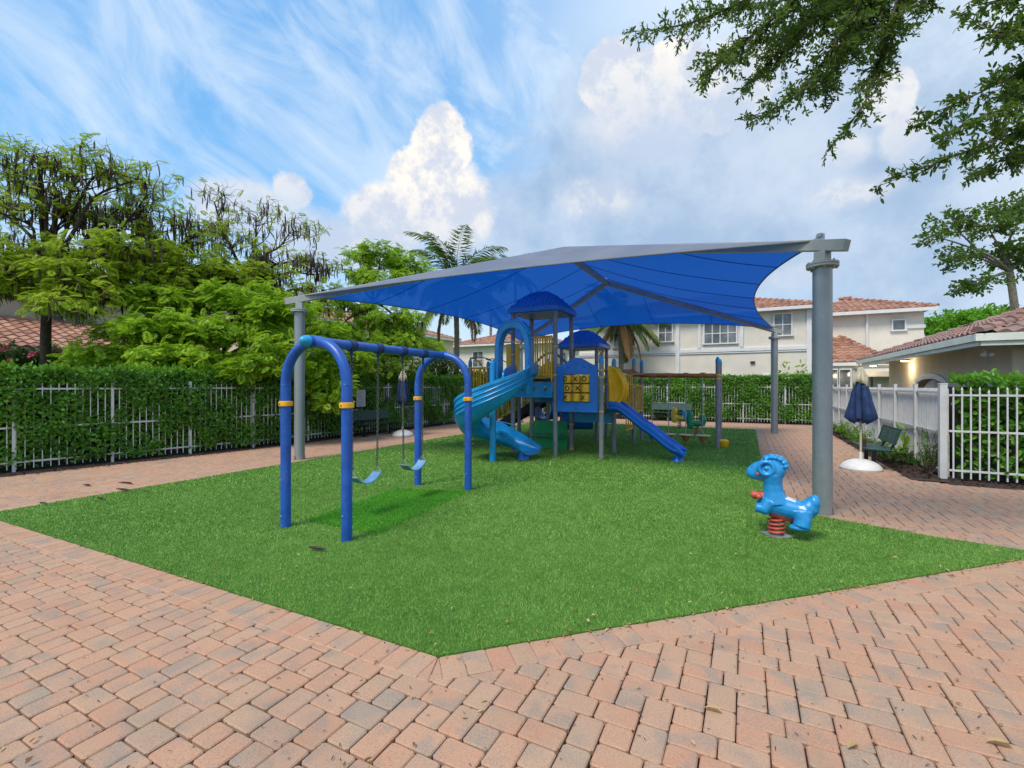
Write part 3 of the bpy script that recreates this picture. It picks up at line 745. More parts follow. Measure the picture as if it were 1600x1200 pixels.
def big_house():
    V0 = 28.0; lp = lambda px, py, v=V0: at_v(px, py, v)
    root = empty('house', (2, V0, 0), 'two-storey beige stucco house with white bands and red tile roof', 'house'); o = root.location
    xl = lp(905, 500).x; xr = lp(1268, 500).x; ze = 5.75
    MB().box(((xl+xr)/2, V0+5, ze/2), (xr-xl, 10, ze)).build('wall', 'stucco', root, o=o)
    hip_roof(root, o, xl, xr, V0, V0+10, ze+.1, .32)
    # far wing set back on the right
    V1 = 31.5; x2 = lp(1443, 500, V1).x
    MB().box(((xr+x2)/2+.02, V1+4, 2.9), (x2-xr, 8, 5.8)).build('wing_wall', 'stucco', root, o=o)
    w = empty('wing_roof_group', (0, 0, 0), None, None) if False else root
    mb = MB(); e0 = xr-1.5; e1 = x2+.45; s = 4.4; z = 5.85; hh = s*.32
    A = (e0+s, V1-.45+s, z+hh); B = (e1-s*.8, V1-.45+s, z+hh)
    tile_face(mb, (e0, V1-.45, z), (e1, V1-.45, z), B, A); tile_face(mb, (e1, V1-.45, z), (e1, V1+8.4, z), B, B)
    r = mb.build('wing_roof', 'tile', root, o=o); cp = MB(); ridge_caps(cp, (e1, V1-.45, z), B); ridge_caps(cp, A, B); cp.build('ridge_tiles', 'tile', r, o=o)
    MB().box(((xr+e1)/2, V1-.47, z-.1), (e1-xr, .06, .18)).build('wing_fascia', 'trim', root, o=o)
    # trim bands, pilasters
    t = MB(); zb = 3.73
    t.box(((xl+xr)/2, V0-.04, zb), (xr-xl, .08, .20)); t.box(((xl+xr)/2, V0-.03, zb-.16), (xr-xl, .05, .06))
    for px, zz in ((1268, ze/2), (1062, ze/2)): p = lp(px, 500); t.box((p.x-.11, V0-.05, zz), (.22, .10, ze-.02))
    for a, b in ((1093, 1159),):
        a, b = lp(a, 500).x, lp(b, 500).x
        for x in (a, b): t.box((x, V0-.045, (zb+ze)/2+.05), (.16, .07, ze-zb-.16))
    for a, b, c_ in ((1023, 1030, 0),): pass
    t.build('trim_bands', 'trim', root, o=o, bevel=.01)
    for px0, px1, y0, y1, pn in ((1101, 1150, 507, 535, (4, 2)), (1030, 1050, 507, 533, (2, 2)), (1210, 1236, 492, 523, (2, 2))):
        a = lp(px0, y0); b = lp(px1, y1); window(root, o, 'y-', ((a.x+b.x)/2, V0, (a.z+b.z)/2), b.x-a.x, a.z-b.z, pn)
    a = lp(960, 480); b = lp(992, 541); window(root, o, 'y-', ((a.x+b.x)/2, V0, (a.z+b.z)/2), b.x-a.x, a.z-b.z, (2, 3))
    # downpipes
    d = MB(); p = lp(1275, 500, V0-.12); d.tube([(p.x, V0-.1, 5.55), (p.x-.1, V0-.1, 5.3), (p.x-.1, V0-.1, .2)], .06, 8); d.build('downpipe', 'trim', root, o=o, smooth=40); d = MB(); q = lp(1354, 500, V1); d.tube([(q.x, V1-.12, 5.7), (q.x, V1-.12, 3.3)], .06, 8)
    d.build('downpipe', 'trim', root, o=o, smooth=40)
    a = lp(1395, 501, V1); b = lp(1413, 515, V1); window(root, o, 'y-', ((a.x+b.x)/2, V1, (a.z+b.z)/2), b.x-a.x, a.z-b.z, (1, 1))
    p = lp(1434, 510, V1); MB().box((p.x-.1, V1-.04, p.z), (.8, .08, .18)).build('wall_ledge', 'trim', root, o=o)
    a = lp(1262, 506, V1); b = lp(1272, 522, V1); window(root, o, 'y-', (xr+.7, V1, (a.z+b.z)/2), .9, .7, (1, 1))
    # low roof in front of the wing
    z = 2.95; ya = V0-.1; x0 = xr+.02; x1 = lp(1392, 540, V0).x; mb = MB()
    pk = at_v(1298, 527, V1); A = (x0, V1, pk.z); B = (x0+1.5, V1, pk.z)
    tile_face(mb, (x0, ya, z), (x1, ya, z), (x0+1.7, V1, pk.z), (x0, V1, pk.z))
    r = mb.build('porch_roof', 'tile', root, o=o); cp = MB(); ridge_caps(cp, (x1, ya, z), (x0+1.7, V1, pk.z)); cp.build('ridge_tiles', 'tile', r, o=o)
    MB().box(((x0+x1)/2, ya-.03, z-.12), (x1-x0, .08, .16)).build('porch_fascia', 'trim', root, o=o)
    MB().box(((x0+x1)/2+.2, V0+1.6, 1.4), (x1-x0-.2, 3.2, 2.75)).build('porch_wall', 'stucco', root, o=o)
    for a, b in ((1290, 1308), (1312, 1328)):
        a = lp(a, 583).x; b = lp(b, 583).x; window(root, o, 'y-', ((a+b)/2, V0, 1.7), b-a, 1.7, (1, 1))
    # small ground floor window tops just above the hedge
    for a, b in ((1075, 1147), (1194, 1222)):
        a = lp(a, 590).x; b = lp(b, 590).x; window(root, o, 'y-', ((a+b)/2, V0, 1.55), b-a, 1.5, (3, 2))
    q = MB(); p = lp(1176, 566); q.box((p.x, V0-.05, p.z), (.22, .10, .10)); q.build('vent', 'gap', root, o=o)
    # neighbour block with awning
    n = empty('awning_house', (8, V0, 0), 'low beige house part with scalloped cream awning beyond white fence', 'house'); o = n.location
    xa = lp(1342, 580, 27.2).x; xb = lp(1440, 580, 27.2).x
    MB().box(((xa+xb)/2+1.4, 30.5, 1.3), (xb-xa+3, 4.6, 2.6)).build('wall', 'stucco', n, o=o)
    s = MB(); m = 26
    for i in range(m):
        x = xa+(xb-xa)*(i+.5)/m; w_ = (xb-xa)/m
        s.add([(x-w_/2, 26.6, 2.42), (x+w_/2, 26.6, 2.42), (x+w_/2, 26.6, 2.22), (x+w_*.25, 26.6, 2.17), (x-w_*.25, 26.6, 2.17), (x-w_/2, 26.6, 2.22)], [(0, 5, 4, 3, 2, 1)])
    s.add([(xa, 26.6, 2.42), (xb, 26.6, 2.42), (xb, 28.3, 2.65), (xa, 28.3, 2.65)], [(0, 1, 2, 3)])
    s.build('awning', 'awning', n, o=o)
    a_ = lp(1388, 588, 28.2); b_ = lp(1395, 600, 28.2); window(n, o, 'y-', (a_.x+.2, 28.2, 1.5), .5, 1.9, (1, 2)); window(n, o, 'y-', (a_.x+1.6, 28.2, 1.5), 1.2, 1.9, (1, 2))
    pp = MB(); p = lp(1362, 590, 26.9); pp.box((p.x, 26.9, 1.25), (.08, .08, 2.4)); pp.build('post', 'bench_leg', n, o=o)
big_house()
def clubhouse():
    x0, y0 = 4.42, 13.35; z = 2.86; root = empty('clubhouse', (5.2, 14.1, 0), 'low clubhouse with mauve-brown tile roof and lit soffit lamps', 'building'); o = root.location
    wx, wy = 5.25, 14.15; X1, Y1 = 13.6, 24.9
    # walls with an arched opening on the path side
    av0, av1 = at_u(1483, 595, wx).y, at_u(1432, 600, wx).y; ac = (av0+av1)/2; ar = (av1-av0)/2
    spring = 1.62; rise = at_u(1457, 584, wx).z-.16-spring; rise = max(.35, rise)
    arch = [(av1, .9)]+[(ac+ar*math.cos(PI*k/16), spring+rise*math.sin(PI*k/16)) for k in range(17)]+[(av0, .9)]
    out = [(wy, 0), (Y1-.8, 0), (Y1-.8, z-.12), (wy, z-.12)]
    MB().prism(out, (wx+.1, 0, 0), (0, 1, 0), (0, 0, 1), .2, [arch]).build('side_wall', 'stucco2', root, o=o)
    MB().box(((wx+X1)/2+.1, wy+.1, (z-.12)/2), (X1-wx-.22, .2, z-.12)).build('front_wall', 'stucco2', root, o=o)
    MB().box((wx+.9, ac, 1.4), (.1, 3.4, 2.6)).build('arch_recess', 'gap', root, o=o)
    ring = []; n = 24
    for k in range(n+1):
        a = PI*k/n; ring.append((ac+(ar+.16)*math.cos(a), spring+(rise+.17)*math.sin(a)))
    inn = [(ac+ar*math.cos(PI*k/n), spring+rise*math.sin(PI*k/n)) for k in range(n+1)]
    MB().prism(ring+inn[::-1], (wx-.03, 0, 0), (0, 1, 0), (0, 0, 1), .09).build('arch_trim', 'trim', root, o=o, bevel=.008)
    A = hip_roof(root, o, x0+.45, X1, y0+.45, Y1, z+.02, .36, 'tile_d', fascia='fascia', tw=.28, tl=.40)
    # second lip of the fascia
    MB().box((x0+.03, (y0+Y1)/2+.2, z-.20), (.05, Y1-y0+.30, .10)).box(((x0+X1)/2+.2, y0+.03, z-.20), (X1-x0+.30, .05, .10)).build('fascia_lip', 'fascia', root, o=o, bevel=.006)
    for px, py in ((1419, 569), (1493, 560)):
        q = at_z(px, py, z-.16); q = Vector((min(max(q.x, 4.75), 5.05), q.y, z-.155))
        b = MB(); b.lathe([(.16, -.005), (.17, -.03), (.15, -.05), (.13, -.055)], q, 24); lb = b.build('soffit_lamp', 'black', root, o=o, smooth=40)
        b = MB(); b.lathe([(.125, -.056), (.11, -.075), (.05, -.085)], q, 24); b.build('diffuser', 'lamp', lb, o=o, smooth=40)
        L = bpy.data.lights.new('lamp_light', 'POINT'); L.energy = 14; L.color = (1, .85, .55); L.shadow_soft_size = .1
        lo = bpy.data.objects.new('lamp_light', L); COL.objects.link(lo); lo.parent = lb; lo.location = q-Vector(o)+Vector((-.12, 0, -.34))
    q = at_v(1541, 553, wy-.1); c = MB(); c.tube([q+Vector((0, .12, .1)), q+Vector((0, .02, .06)), q], .02, 8); c.ball(q+Vector((-.06, -.05, -.02)), (.05, .07, .05)); c.ball(q+Vector((.06, -.05, -.02)), (.05, .07, .05))
    c.build('twin_spotlight', 'trim', root, o=o, smooth=50)
clubhouse()
def side_house(name, label, x0, x1, y0, y1, ze, mat, wins, pitch=.32, low=None):
    root = empty(name, (x0, y0, 0), label, 'house'); o = root.location
    MB().box(((x0+x1)/2, (y0+y1)/2, ze/2), (x1-x0, y1-y0, ze)).build('wall', mat, root, o=o)
    hip_roof(root, o, x0, x1, y0, y1, ze+.1, pitch, over=.5)
    for f, c, w, h in wins: window(root, o, f, c, w, h)
    if low:
        a0, a1, b0, b1, z = low
        MB().box(((a0+a1)/2, (b0+b1)/2, z/2), (a1-a0, b1-b0, z)).build('low_wall', mat, root, o=o)
        mb = MB(); tile_face(mb, (a1+.5, b0-.4, z), (a1+.5, b1+.4, z), (a0, b1+.4, z+(a1-a0)*.4), (a0, b0-.4, z+(a1-a0)*.4)); mb.build('low_roof', 'tile', root, o=o)
        MB().box((a1+.5, (b0+b1)/2, z-.1), (.06, b1-b0+.8, .18)).build('low_fascia', 'trim', root, o=o)
    return root
side_house('villa', 'grey-beige villa with low red tile roof behind the podded trees', -33, -23.5, -2, 12.5, 5.4, 'stucco3',
    [('x+', (-23.5, 3, 4.2), 1.2, 1.3), ('x+', (-23.5, 8, 4.2), 1.2, 1.3), ('x+', (-23.5, 11, 4.2), .9, 1.3)], low=(-23.4, -20.2, 1, 12, 2.95))
side_house('townhouse', 'beige townhouse hidden by the middle bright green tree', -31, -22.5, 16.5, 33, 5.6, 'stucco2',
    [('x+', (-22.5, 19, 4.3), 1.2, 1.3), ('x+', (-22.5, 23, 4.3), 1.2, 1.3), ('x+', (-22.5, 27, 4.3), 1.2, 1.3), ('y-', (-24, 16.5, 4.3), 1.2, 1.3)])
side_house('far_house', 'cream house with tiled roof behind the palm trunk', -26, -15.5, 38, 48, 5.6, 'stucco',
    [('y-', (-23, 38, 4.3), 1.1, 1.4), ('y-', (-19, 38, 4.3), 1.1, 1.4), ('x+', (-15.5, 41, 4.2), 1.1, 1.4), ('x+', (-15.5, 45, 4.2), 1.1, 1.4)])
side_house('end_house', 'cream house end wall with grey-red roof left of the tower', -13.2, -5.5, 36, 46, 5.0, 'stucco',
    [('y-', (-11.6, 36, 3.9), .9, 1.4), ('y-', (-7.5, 36, 3.9), .9, 1.4)])
# ================================================================== TREES
def frond_template(n=8, pl=.30, pw=.105):
    """feathery twice-pinnate leaf of unit length along +x, drooping a little"""
    V = []; F = []
    def quad(p, d, l, w, droop):
        b = len(V); s = np.array([-d[1], d[0], 0])
        V.extend([p, p+d*l*.45+s*w/2, p+d*l-np.array([0, 0, droop*l]), p+d*l*.45-s*w/2]); F.append((b, b+1, b+2, b+3))
    for i in range(n):
        t = .22+.74*i/(n-1); p = np.array([t, 0, -.28*t*t]); l = pl*math.sin(PI*(.25+.62*t))*1.15
        for s in (1, -1):
            a = s*R(62); quad(p, np.array([math.cos(a), math.sin(a), 0.0]), l, pw, .35)
    quad(np.array([.9, 0, -.23]), np.array([1., 0, 0]), .2, pw, .4); quad(np.array([0, 0, 0.]), np.array([.95, 0, -.2]), 1.0, .012, .0)
    return np.array(V), np.array(F)
FT = frond_template()
def place(tmpl, P, D, N, L):
    tv, tf = tmpl; D = unit(D); S = unit(np.cross(N, D)); N = np.cross(D, S)
    L = np.broadcast_to(L, (len(P),))[:, None, None]
    V = P[:, None]+L*(tv[None, :, 0:1]*D[:, None]+tv[None, :, 1:2]*S[:, None]+tv[None, :, 2:3]*N[:, None])
    F = (np.arange(len(P))[:, None, None]*len(tv)+tf[None]).reshape(-1, 4)
    return V.reshape(-1, 3), F
def V3(v): return np.array([v[0], v[1], v[2]])
def jit(s): return Vector((random.uniform(-s, s), random.uniform(-s, s), random.uniform(-s, s)))
def limb(mb, a, b, r0, r1, wob=.12, sag=.15, n=5, k=6):
    a = Vector(a); b = Vector(b); L = (b-a).length
    m1 = a.lerp(b, .33)+jit(wob*L*.5)+UP*sag*L*.3; m2 = a.lerp(b, .68)+jit(wob*L*.5)+UP*sag*L*.4
    pts = bez([a, m1, m2, b], n); rs = [r0+(r1-r0)*(i/(len(pts)-1))**.8 for i in range(len(pts))]
    mb.tube(pts, rs, k); return pts
def feather_tree(label, base, fork, pads, mat='poinc', bark='bark_d', fl=.42, group=None, r0=.13):
    root = empty('flame_tree', base, label, 'tree', group); o = Vector(base)
    wood = MB(); pods = MB(); PV = []; DV = []; NV = []; LV = []
    base = Vector(base); fork = Vector(fork); limb(wood, base, fork, r0*1.25, r0*.75, .05, 0, 5, 9)
    for (c, (rx, ry, rz), nf, npod, nsub, bare) in pads:
        c = Vector(c); start = fork if random.random() < .7 else fork.lerp(base, random.uniform(0, .25))
        pts = limb(wood, start, c-UP*rz*.5, r0*.5, .022, .16, .25, 5, 6)
        ends = []
        for i in range(nsub):
            a = random.uniform(0, 2*PI); q = random.uniform(.35, 1)**.6
            e = c+Vector((math.cos(a)*rx*q, math.sin(a)*ry*q, rz*random.uniform(-.35, 1)*math.sqrt(max(0.05, 1-q*q*.9))))
            s = pts[-1-random.randrange(0, max(1, len(pts)//2))]
            sp = limb(wood, s, e, .018, .005, .22, .1, 3, 4); ends.append(sp)
            if bare:
                for _ in range(5):
                    p = sp[random.randrange(len(sp)//2, len(sp))]; e2 = p+Vector((random.uniform(-.5, .5), random.uniform(-.5, .5), random.uniform(.0, .45)))
                    limb(wood, p, e2, .009, .003, .3, 0, 2, 3); ends.append([p, p.lerp(e2, .5), e2])
        for i in range(int(nf*(2.9 if mat == 'poinc' else (.85 if bare else 1.5)))):
            sp = random.choice(ends); p = sp[min(len(sp)-1, int(len(sp)*random.uniform(.35, 1.05)))]+jit(.22 if not bare else .10)
            a = random.uniform(0, 2*PI); out = (p-c); out.z = 0
            d = Vector((math.cos(a), math.sin(a), 0))*.8+(out.normalized()*.8 if out.length > .01 else jit(.1))+UP*random.uniform(-.7, .45)
            PV.append(p); DV.append(d); NV.append(UP+jit(.7)); LV.append(fl*random.uniform(.45, 1.1)*(.74 if mat == 'poinc' else .72))
        for i in range(int(npod*1.15)):
            sp = random.choice(ends); p = sp[random.randrange(len(sp)//3, len(sp))]+jit(.05); l = random.uniform(.26, .60); w = random.uniform(.018, .030)
            b = Vector((random.uniform(-.06, .06), random.uniform(-.06, .06), -1)); side = jit(1).cross(b).normalized()*l*.12
            pp = [p, p+b*l*.35+side*.8, p+b*l*.7+side, p+b*l+side*.3]
            pods.tube(pp, [w*.3, w, w*.95, w*.2], 3)
    wood.build('trunk', bark, root, o=o, smooth=60)
    V, F = place(FT, np.array([V3(p) for p in PV]), np.array([V3(p) for p in DV]), np.array([V3(p) for p in NV]), np.array(LV))
    np_mesh('crown', V, F, mat, root, o)
    if pods.v: tag(pods.build('seed_pods', 'pod', root, o=o), kind='stuff')
    return root
def pad(px, py, Y, rpx, rpy, nf, npod=0, nsub=10, bare=0, depth=1.0):
    c = at_Y(px, py, Y); k = Y/720; r = rpx*k
    return (c, (r*random.uniform(.9, 1.1), r*depth, rpy*k), nf, npod, nsub, bare)
GT = 'podded flame trees behind the left hedge'
b = at_Y(72, 603, 13.0); b.z = 0
feather_tree('tallest podded tree at the far left with olive layered crown', b, at_Y(78, 420, 13.0),
    [pad(40, 262, 12.6, 62, 12, 110, 34, 12, 1), pad(130, 268, 13.2, 60, 12, 90, 40, 12, 1), pad(20, 330, 12.4, 65, 15, 130, 50, 12, 1), pad(110, 330, 13.4, 60, 14, 110, 46, 12, 1),
     pad(185, 320, 13.8, 55, 12, 100, 30, 12, 1), pad(-10, 400, 12.2, 60, 18, 190, 50, 12, 0), pad(60, 390, 13.4, 65, 16, 150, 60, 12, 1), pad(150, 400, 13.2, 65, 16, 170, 56, 12, 0), pad(230, 300, 13.6, 40, 10, 60, 10, 9, 1),
     pad(60, 445, 12.2, 75, 16, 420, 55, 12, 0), pad(150, 430, 12.8, 70, 16, 380, 40, 12, 0), pad(-30, 440, 12.2, 60, 18, 300, 30, 12, 0), pad(110, 480, 12.0, 60, 12, 220, 30, 12, 0), pad(180, 350, 13.6, 60, 16, 130, 50, 12, 1), pad(210, 385, 13.4, 60, 16, 180, 40, 12, 0), pad(90, 300, 13.0, 60, 14, 120, 40, 12, 1), pad(-60, 300, 12.8, 80, 30, 160, 30, 12, 1), pad(215, 275, 13.4, 55, 10, 90, 16, 11, 1), pad(75, 248, 12.8, 60, 8, 110, 10, 11, 1), pad(165, 262, 13.2, 45, 9, 80, 12, 11, 1), pad(150, 455, 12.6, 60, 14, 210, 50, 12, 0)], 'poinc_up', group=GT, fl=.46)
b = at_Y(262, 603, 15.0); b.z = 0
feather_tree('sparse podded tree whose crown meets the tallest one', b, at_Y(262, 450, 15.0),
    [pad(240, 345, 14.8, 60, 14, 60, 60, 12, 1), pad(300, 360, 15.4, 55, 12, 80, 60, 12, 1), pad(215, 400, 14.6, 55, 16, 130, 60, 12, 0), pad(300, 410, 15, 62, 12, 170, 50, 12, 0),
     pad(330, 350, 15.6, 35, 14, 60, 14, 9, 1), pad(340, 440, 15, 55, 12, 170, 50, 12, 0), pad(260, 440, 14.4, 70, 16, 420, 40, 12, 0), pad(200, 450, 14.2, 60, 16, 380, 40, 12, 0), pad(320, 425, 14.8, 60, 14, 300, 40, 12, 0), pad(280, 380, 15.0, 60, 16, 180, 60, 12, 0), pad(190, 400, 14.2, 55, 14, 200, 40, 12, 0)], 'poinc_up', group=GT, fl=.46)
b = at_Y(392, 603, 16.0); b.z = 0
feather_tree('thin bare-topped podded tree leaning above the bright foliage', b, at_Y(384, 440, 16.0),
    [pad(335, 310, 16, 30, 12, 22, 16, 9, 1), pad(400, 330, 16.2, 40, 16, 22, 26, 11, 1), pad(452, 360, 16.4, 50, 9, 70, 34, 11, 1), pad(360, 380, 15.6, 50, 14, 100, 36, 11, 1),
     pad(440, 405, 16, 55, 14, 90, 70, 12, 1), pad(490, 420, 16.4, 40, 20, 60, 80, 11, 1), pad(500, 455, 16, 45, 14, 80, 90, 11, 0), pad(420, 450, 15.6, 55, 14, 260, 50, 11, 0), pad(360, 430, 15.4, 50, 14, 240, 40, 11, 0), pad(480, 480, 15.6, 45, 16, 240, 70, 11, 0), pad(370, 410, 15.8, 55, 14, 170, 50, 11, 0), pad(430, 430, 15.8, 55, 14, 190, 70, 11, 0)], 'poinc_up', group=GT, fl=.44)
b = at_Y(585, 603, 19.5); b.z = 0
feather_tree('rounded podded tree rising behind the left canopy corner', b, at_Y(582, 470, 19.5),
    [pad(590, 400, 19.6, 48, 14, 230, 14, 12, 0), pad(550, 425, 19.2, 35, 14, 120, 30, 10, 0), pad(640, 415, 19.8, 38, 14, 160, 10, 10, 0), pad(600, 440, 19, 60, 12, 200, 60, 12, 0),
     pad(540, 480, 18.6, 50, 16, 160, 80, 12, 0), pad(620, 500, 18.8, 60, 16, 260, 90, 12, 0), pad(575, 540, 18.4, 70, 22, 420, 40, 14, 0), pad(650, 540, 18.6, 50, 25, 320, 20, 12, 0), pad(520, 520, 18, 40, 20, 180, 40, 12, 0), pad(600, 575, 18.4, 70, 14, 300, 10, 12, 0)], 'poinc', group=GT, fl=.46)
GB = 'bright green feathery trees over the left hedge'
b = at_Y(345, 603, 14.4); b.z = 0
feather_tree('bright green feathery tree spilling over the hedge beside the swing', b, at_Y(345, 560, 14.4),
    [pad(240, 470, 13.8, 60, 16, 260, 10, 12), pad(300, 460, 14.2, 60, 16, 300, 0, 12), pad(380, 465, 14.4, 62, 18, 320, 8, 12), pad(440, 490, 14.2, 50, 20, 300, 0, 12),
     pad(230, 520, 13.2, 60, 16, 300, 4, 12), pad(300, 515, 13.4, 65, 18, 360, 0, 12), pad(380, 520, 13.6, 62, 18, 360, 4, 12), pad(450, 540, 13.8, 48, 22, 300, 0, 12),
     pad(190, 555, 12.8, 60, 10, 260, 0, 12), pad(270, 560, 12.8, 60, 14, 320, 0, 12), pad(345, 565, 13.2, 60, 14, 320, 0, 12), pad(420, 575, 13.4, 60, 14, 300, 0, 12)], 'poinc', fl=.5, group=GB)
b = at_Y(500, 603, 15.6); b.z = 0
feather_tree('bright low tree drooping over the fence behind the silver pole', b, at_Y(498, 565, 15.6),
    [pad(500, 520, 15.4, 40, 20, 190, 10, 10), pad(470, 580, 14.6, 45, 16, 220, 0, 10), pad(515, 600, 14.2, 28, 16, 190, 0, 10), pad(520, 625, 14.0, 18, 12, 110, 0, 8), pad(545, 560, 15.4, 40, 22, 220, 0, 10), pad(500, 570, 14.8, 35, 16, 180, 0, 10)], 'poinc', fl=.46, group=GB)

def leafy(root, o, pads, mat, wood, start, L, spread=.25, W=.5, lr=.02, k=14):
    """sprays of small leaves on twigs around pad centres"""
    PV = []; DV = []
    for (c, r3, n) in pads:
        c = Vector(c); pts = limb(wood, start, c, lr*3, lr*.6, .12, .1, 5, 6)
        for i in range(max(6, n//k)):
            a = Vector((random.gauss(0, 1), random.gauss(0, 1), random.gauss(0, 1))).normalized()*random.uniform(.3, 1)**.5
            e = c+Vector((a.x*r3[0], a.y*r3[1], a.z*r3[2])); s = pts[-1-random.randrange(0, 6)].lerp(e, random.uniform(0, .5))
            sp = limb(wood, s, e, lr*.35, lr*.08, .2, .05, 3, 3); ax = (sp[-1]-sp[0]).normalized()
            for q in range(k):
                p = sp[-1].lerp(sp[0], random.random()**1.3*.8)+jit(spread*.4); PV.append(V3(p)); DV.append(V3(ax*.7+jit(.9)))
    P = np.array(PV); D = np.array(DV); N = rnd(len(P))*.8; N[:, 2] += .6
    return leaves(P, D, N, L*rng.uniform(.7, 1.25, len(P)), L*W*rng.uniform(.8, 1.2, len(P)), .12)
# oak whose limbs hang into the top right of the view
def oak():
    tb = CR*6.4+CF*3.2; base = Vector((tb.x, tb.y, 0)); root = empty('oak_tree', base, 'oak limbs with small dark leaves hanging into the top right sky', 'tree', 'oak trees'); o = base
    wood = MB(); crotch = base+UP*4.2; limb(wood, base, crotch, .26, .2, .04, 0, 5, 12)
    PV = []; DV = []; LV = []
    def spray(pts, Y, dens, spread, ls=.048, drop=0):
        k = len(pts); W = [at_Y(p[0], p[1], Y+.15*i*(-1)**i*.5) for i, p in enumerate(pts)]
        path = bez(W, 7); n = len(path); wood.tube(path, [.016*(1-i/n)+.0025 for i in range(n)], 5)
        for i, p in enumerate(path):
            t = i/(n-1); ax = (path[min(i+1, n-1)]-path[max(i-1, 0)]).normalized()
            for q in range(max(1, int(1.35*dens*(1.15-t*.75)))):
                l = spread*random.uniform(.35, 1)*(1.05-t*.8)+.05
                d = (ax*.7+jit(1.0)+UP*(-.25)).normalized(); e = p+d*l
                tw = bez([p, p.lerp(e, .5)+jit(l*.12), e], 3); wood.tube(tw, [.004, .003, .003, .002, .002, .0015, .0015][:len(tw)], 3)
                m = max(8, int(l*105))
                for j in range(m):
                    b = tw[-1].lerp(tw[0], (j/m)**1.1*.9) if j % 2 else tw[min(len(tw)-1, int(len(tw)*(1-j/m)))]
                    PV.append(V3(b+jit(.012))); DV.append(V3(d*.6+jit(.85))); LV.append(ls*random.uniform(.6, 1.2))
        return path[0]
    A = [([(1330, -110), (1200, -20), (1110, 25), (1050, 42), (985, 50)], 4.6, 4, .34), ([(1340, -90), (1230, 10), (1150, 75), (1120, 100), (1094, 128)], 4.4, 5, .36),
         ([(1350, -70), (1260, 40), (1200, 100), (1165, 135)], 4.8, 6, .42), ([(1380, -60), (1310, 60), (1270, 120), (1230, 160), (1168, 184)], 4.3, 5, .34),
         ([(1420, -60), (1390, 40), (1370, 110), (1345, 170), (1290, 238)], 4.1, 4, .28), ([(1380, -90), (1280, -20), (1180, 10), (1080, 15)], 5.0, 6, .45),
         ([(1400, -60), (1340, 40), (1300, 110), (1290, 150)], 4.7, 6, .42), ([(1450, -70), (1410, 10), (1385, 70), (1370, 130)], 4.5, 5, .3),
         ([(1380, -80), (1300, 0), (1240, 50), (1190, 60)], 4.9, 7, .45), ([(1400, -90), (1370, -10), (1340, 40), (1320, 80)], 4.6, 7, .42), ([(1500, -90), (1470, -20), (1440, 15), (1410, 40)], 4.4, 2, .18)]
    for p, Y, dn, sp in A: s = spray(p, Y, dn, sp); limb(wood, crotch+UP*.3, s, .07, .018, .1, .3, 5, 6)
    B = [([(1760, -40), (1660, 20), (1600, 40), (1560, 50), (1500, 20)], 4.0, 4, .28), ([(1780, 60), (1680, 80), (1600, 110), (1520, 150), (1422, 192)], 4.2, 5, .30),
         ([(1780, 120), (1680, 150), (1600, 200), (1500, 240), (1375, 290)], 4.1, 5, .28), ([(1780, 200), (1700, 220), (1640, 235), (1570, 250), (1510, 276)], 4.4, 5, .26),
         ([(1780, 90), (1690, 110), (1620, 150), (1540, 180), (1470, 215)], 3.9, 5, .30), ([(1740, -90), (1660, -50), (1590, -10), (1520, 10)], 4.2, 5, .26), ([(1760, 20), (1680, 60), (1620, 110), (1575, 150)], 4.3, 7, .36), ([(1760, 160), (1680, 180), (1620, 220), (1590, 250)], 4.6, 6, .3)]
    for p, Y, dn, sp in B: s = spray(p, Y, dn, sp, .058); limb(wood, crotch, s, .07, .018, .1, .2, 5, 6)
    wood.build('trunk', 'bark', root, o=o, smooth=60)
    P = np.array(PV); D = np.array(DV); N = rnd(len(P))*.9; N[:, 2] += .5
    V, F = leaves(P, D, N, np.array(LV), np.array(LV)*.36, .1); np_mesh('crown', V, F, 'oak', root, o)
oak()
def round_tree(name, label, base, fork, pads, mat, L, bark='bark', r=.18, group=None, W=.5, lr=.03, cat='tree'):
    root = empty(name, base, label, cat, group); wood = MB(); limb(wood, base, fork, r, r*.7, .05, 0, 5, 9)
    V, F = leafy(root, base, pads, mat, wood, Vector(fork), L, W=W, lr=lr)
    wood.build('trunk', bark, root, o=base, smooth=60); np_mesh('crown', V, F, mat, root, base)
def P3(px, py, Y, rpx, rpy, n): k = Y/720; return (at_Y(px, py, Y), (rpx*k, rpx*k, rpy*k), n)
b = at_Y(1596, 603, 24); b.z = 0
round_tree('oak_tree', 'tree with pale leaning trunk behind the clubhouse roof', b, at_Y(1578, 425, 24),
    [P3(1540, 345, 24, 55, 28, 900), P3(1480, 345, 24, 40, 20, 500), P3(1455, 370, 23.5, 24, 14, 220), P3(1590, 320, 24, 45, 22, 700), P3(1500, 400, 23.5, 38, 24, 560), P3(1560, 400, 24.5, 50, 25, 760),
     P3(1530, 445, 24, 45, 20, 560), P3(1610, 400, 24, 50, 40, 900), P3(1640, 340, 25, 60, 40, 900), P3(1500, 450, 23.6, 20, 12, 140)], 'oak', .20, 'palm_bark', .22, 'oak trees', lr=.03)
b = at_Y(1500, 603, 36); b.z = 0
round_tree('shade_tree', 'bushy green tree between the beige house and clubhouse roof', b, at_Y(1500, 540, 36), [P3(1490, 505, 36, 42, 20, 1500), P3(1530, 500, 36, 40, 20, 1200), P3(1460, 515, 35, 25, 22, 700), P3(1560, 490, 37, 40, 18, 900)], 'hedge_top', .30)
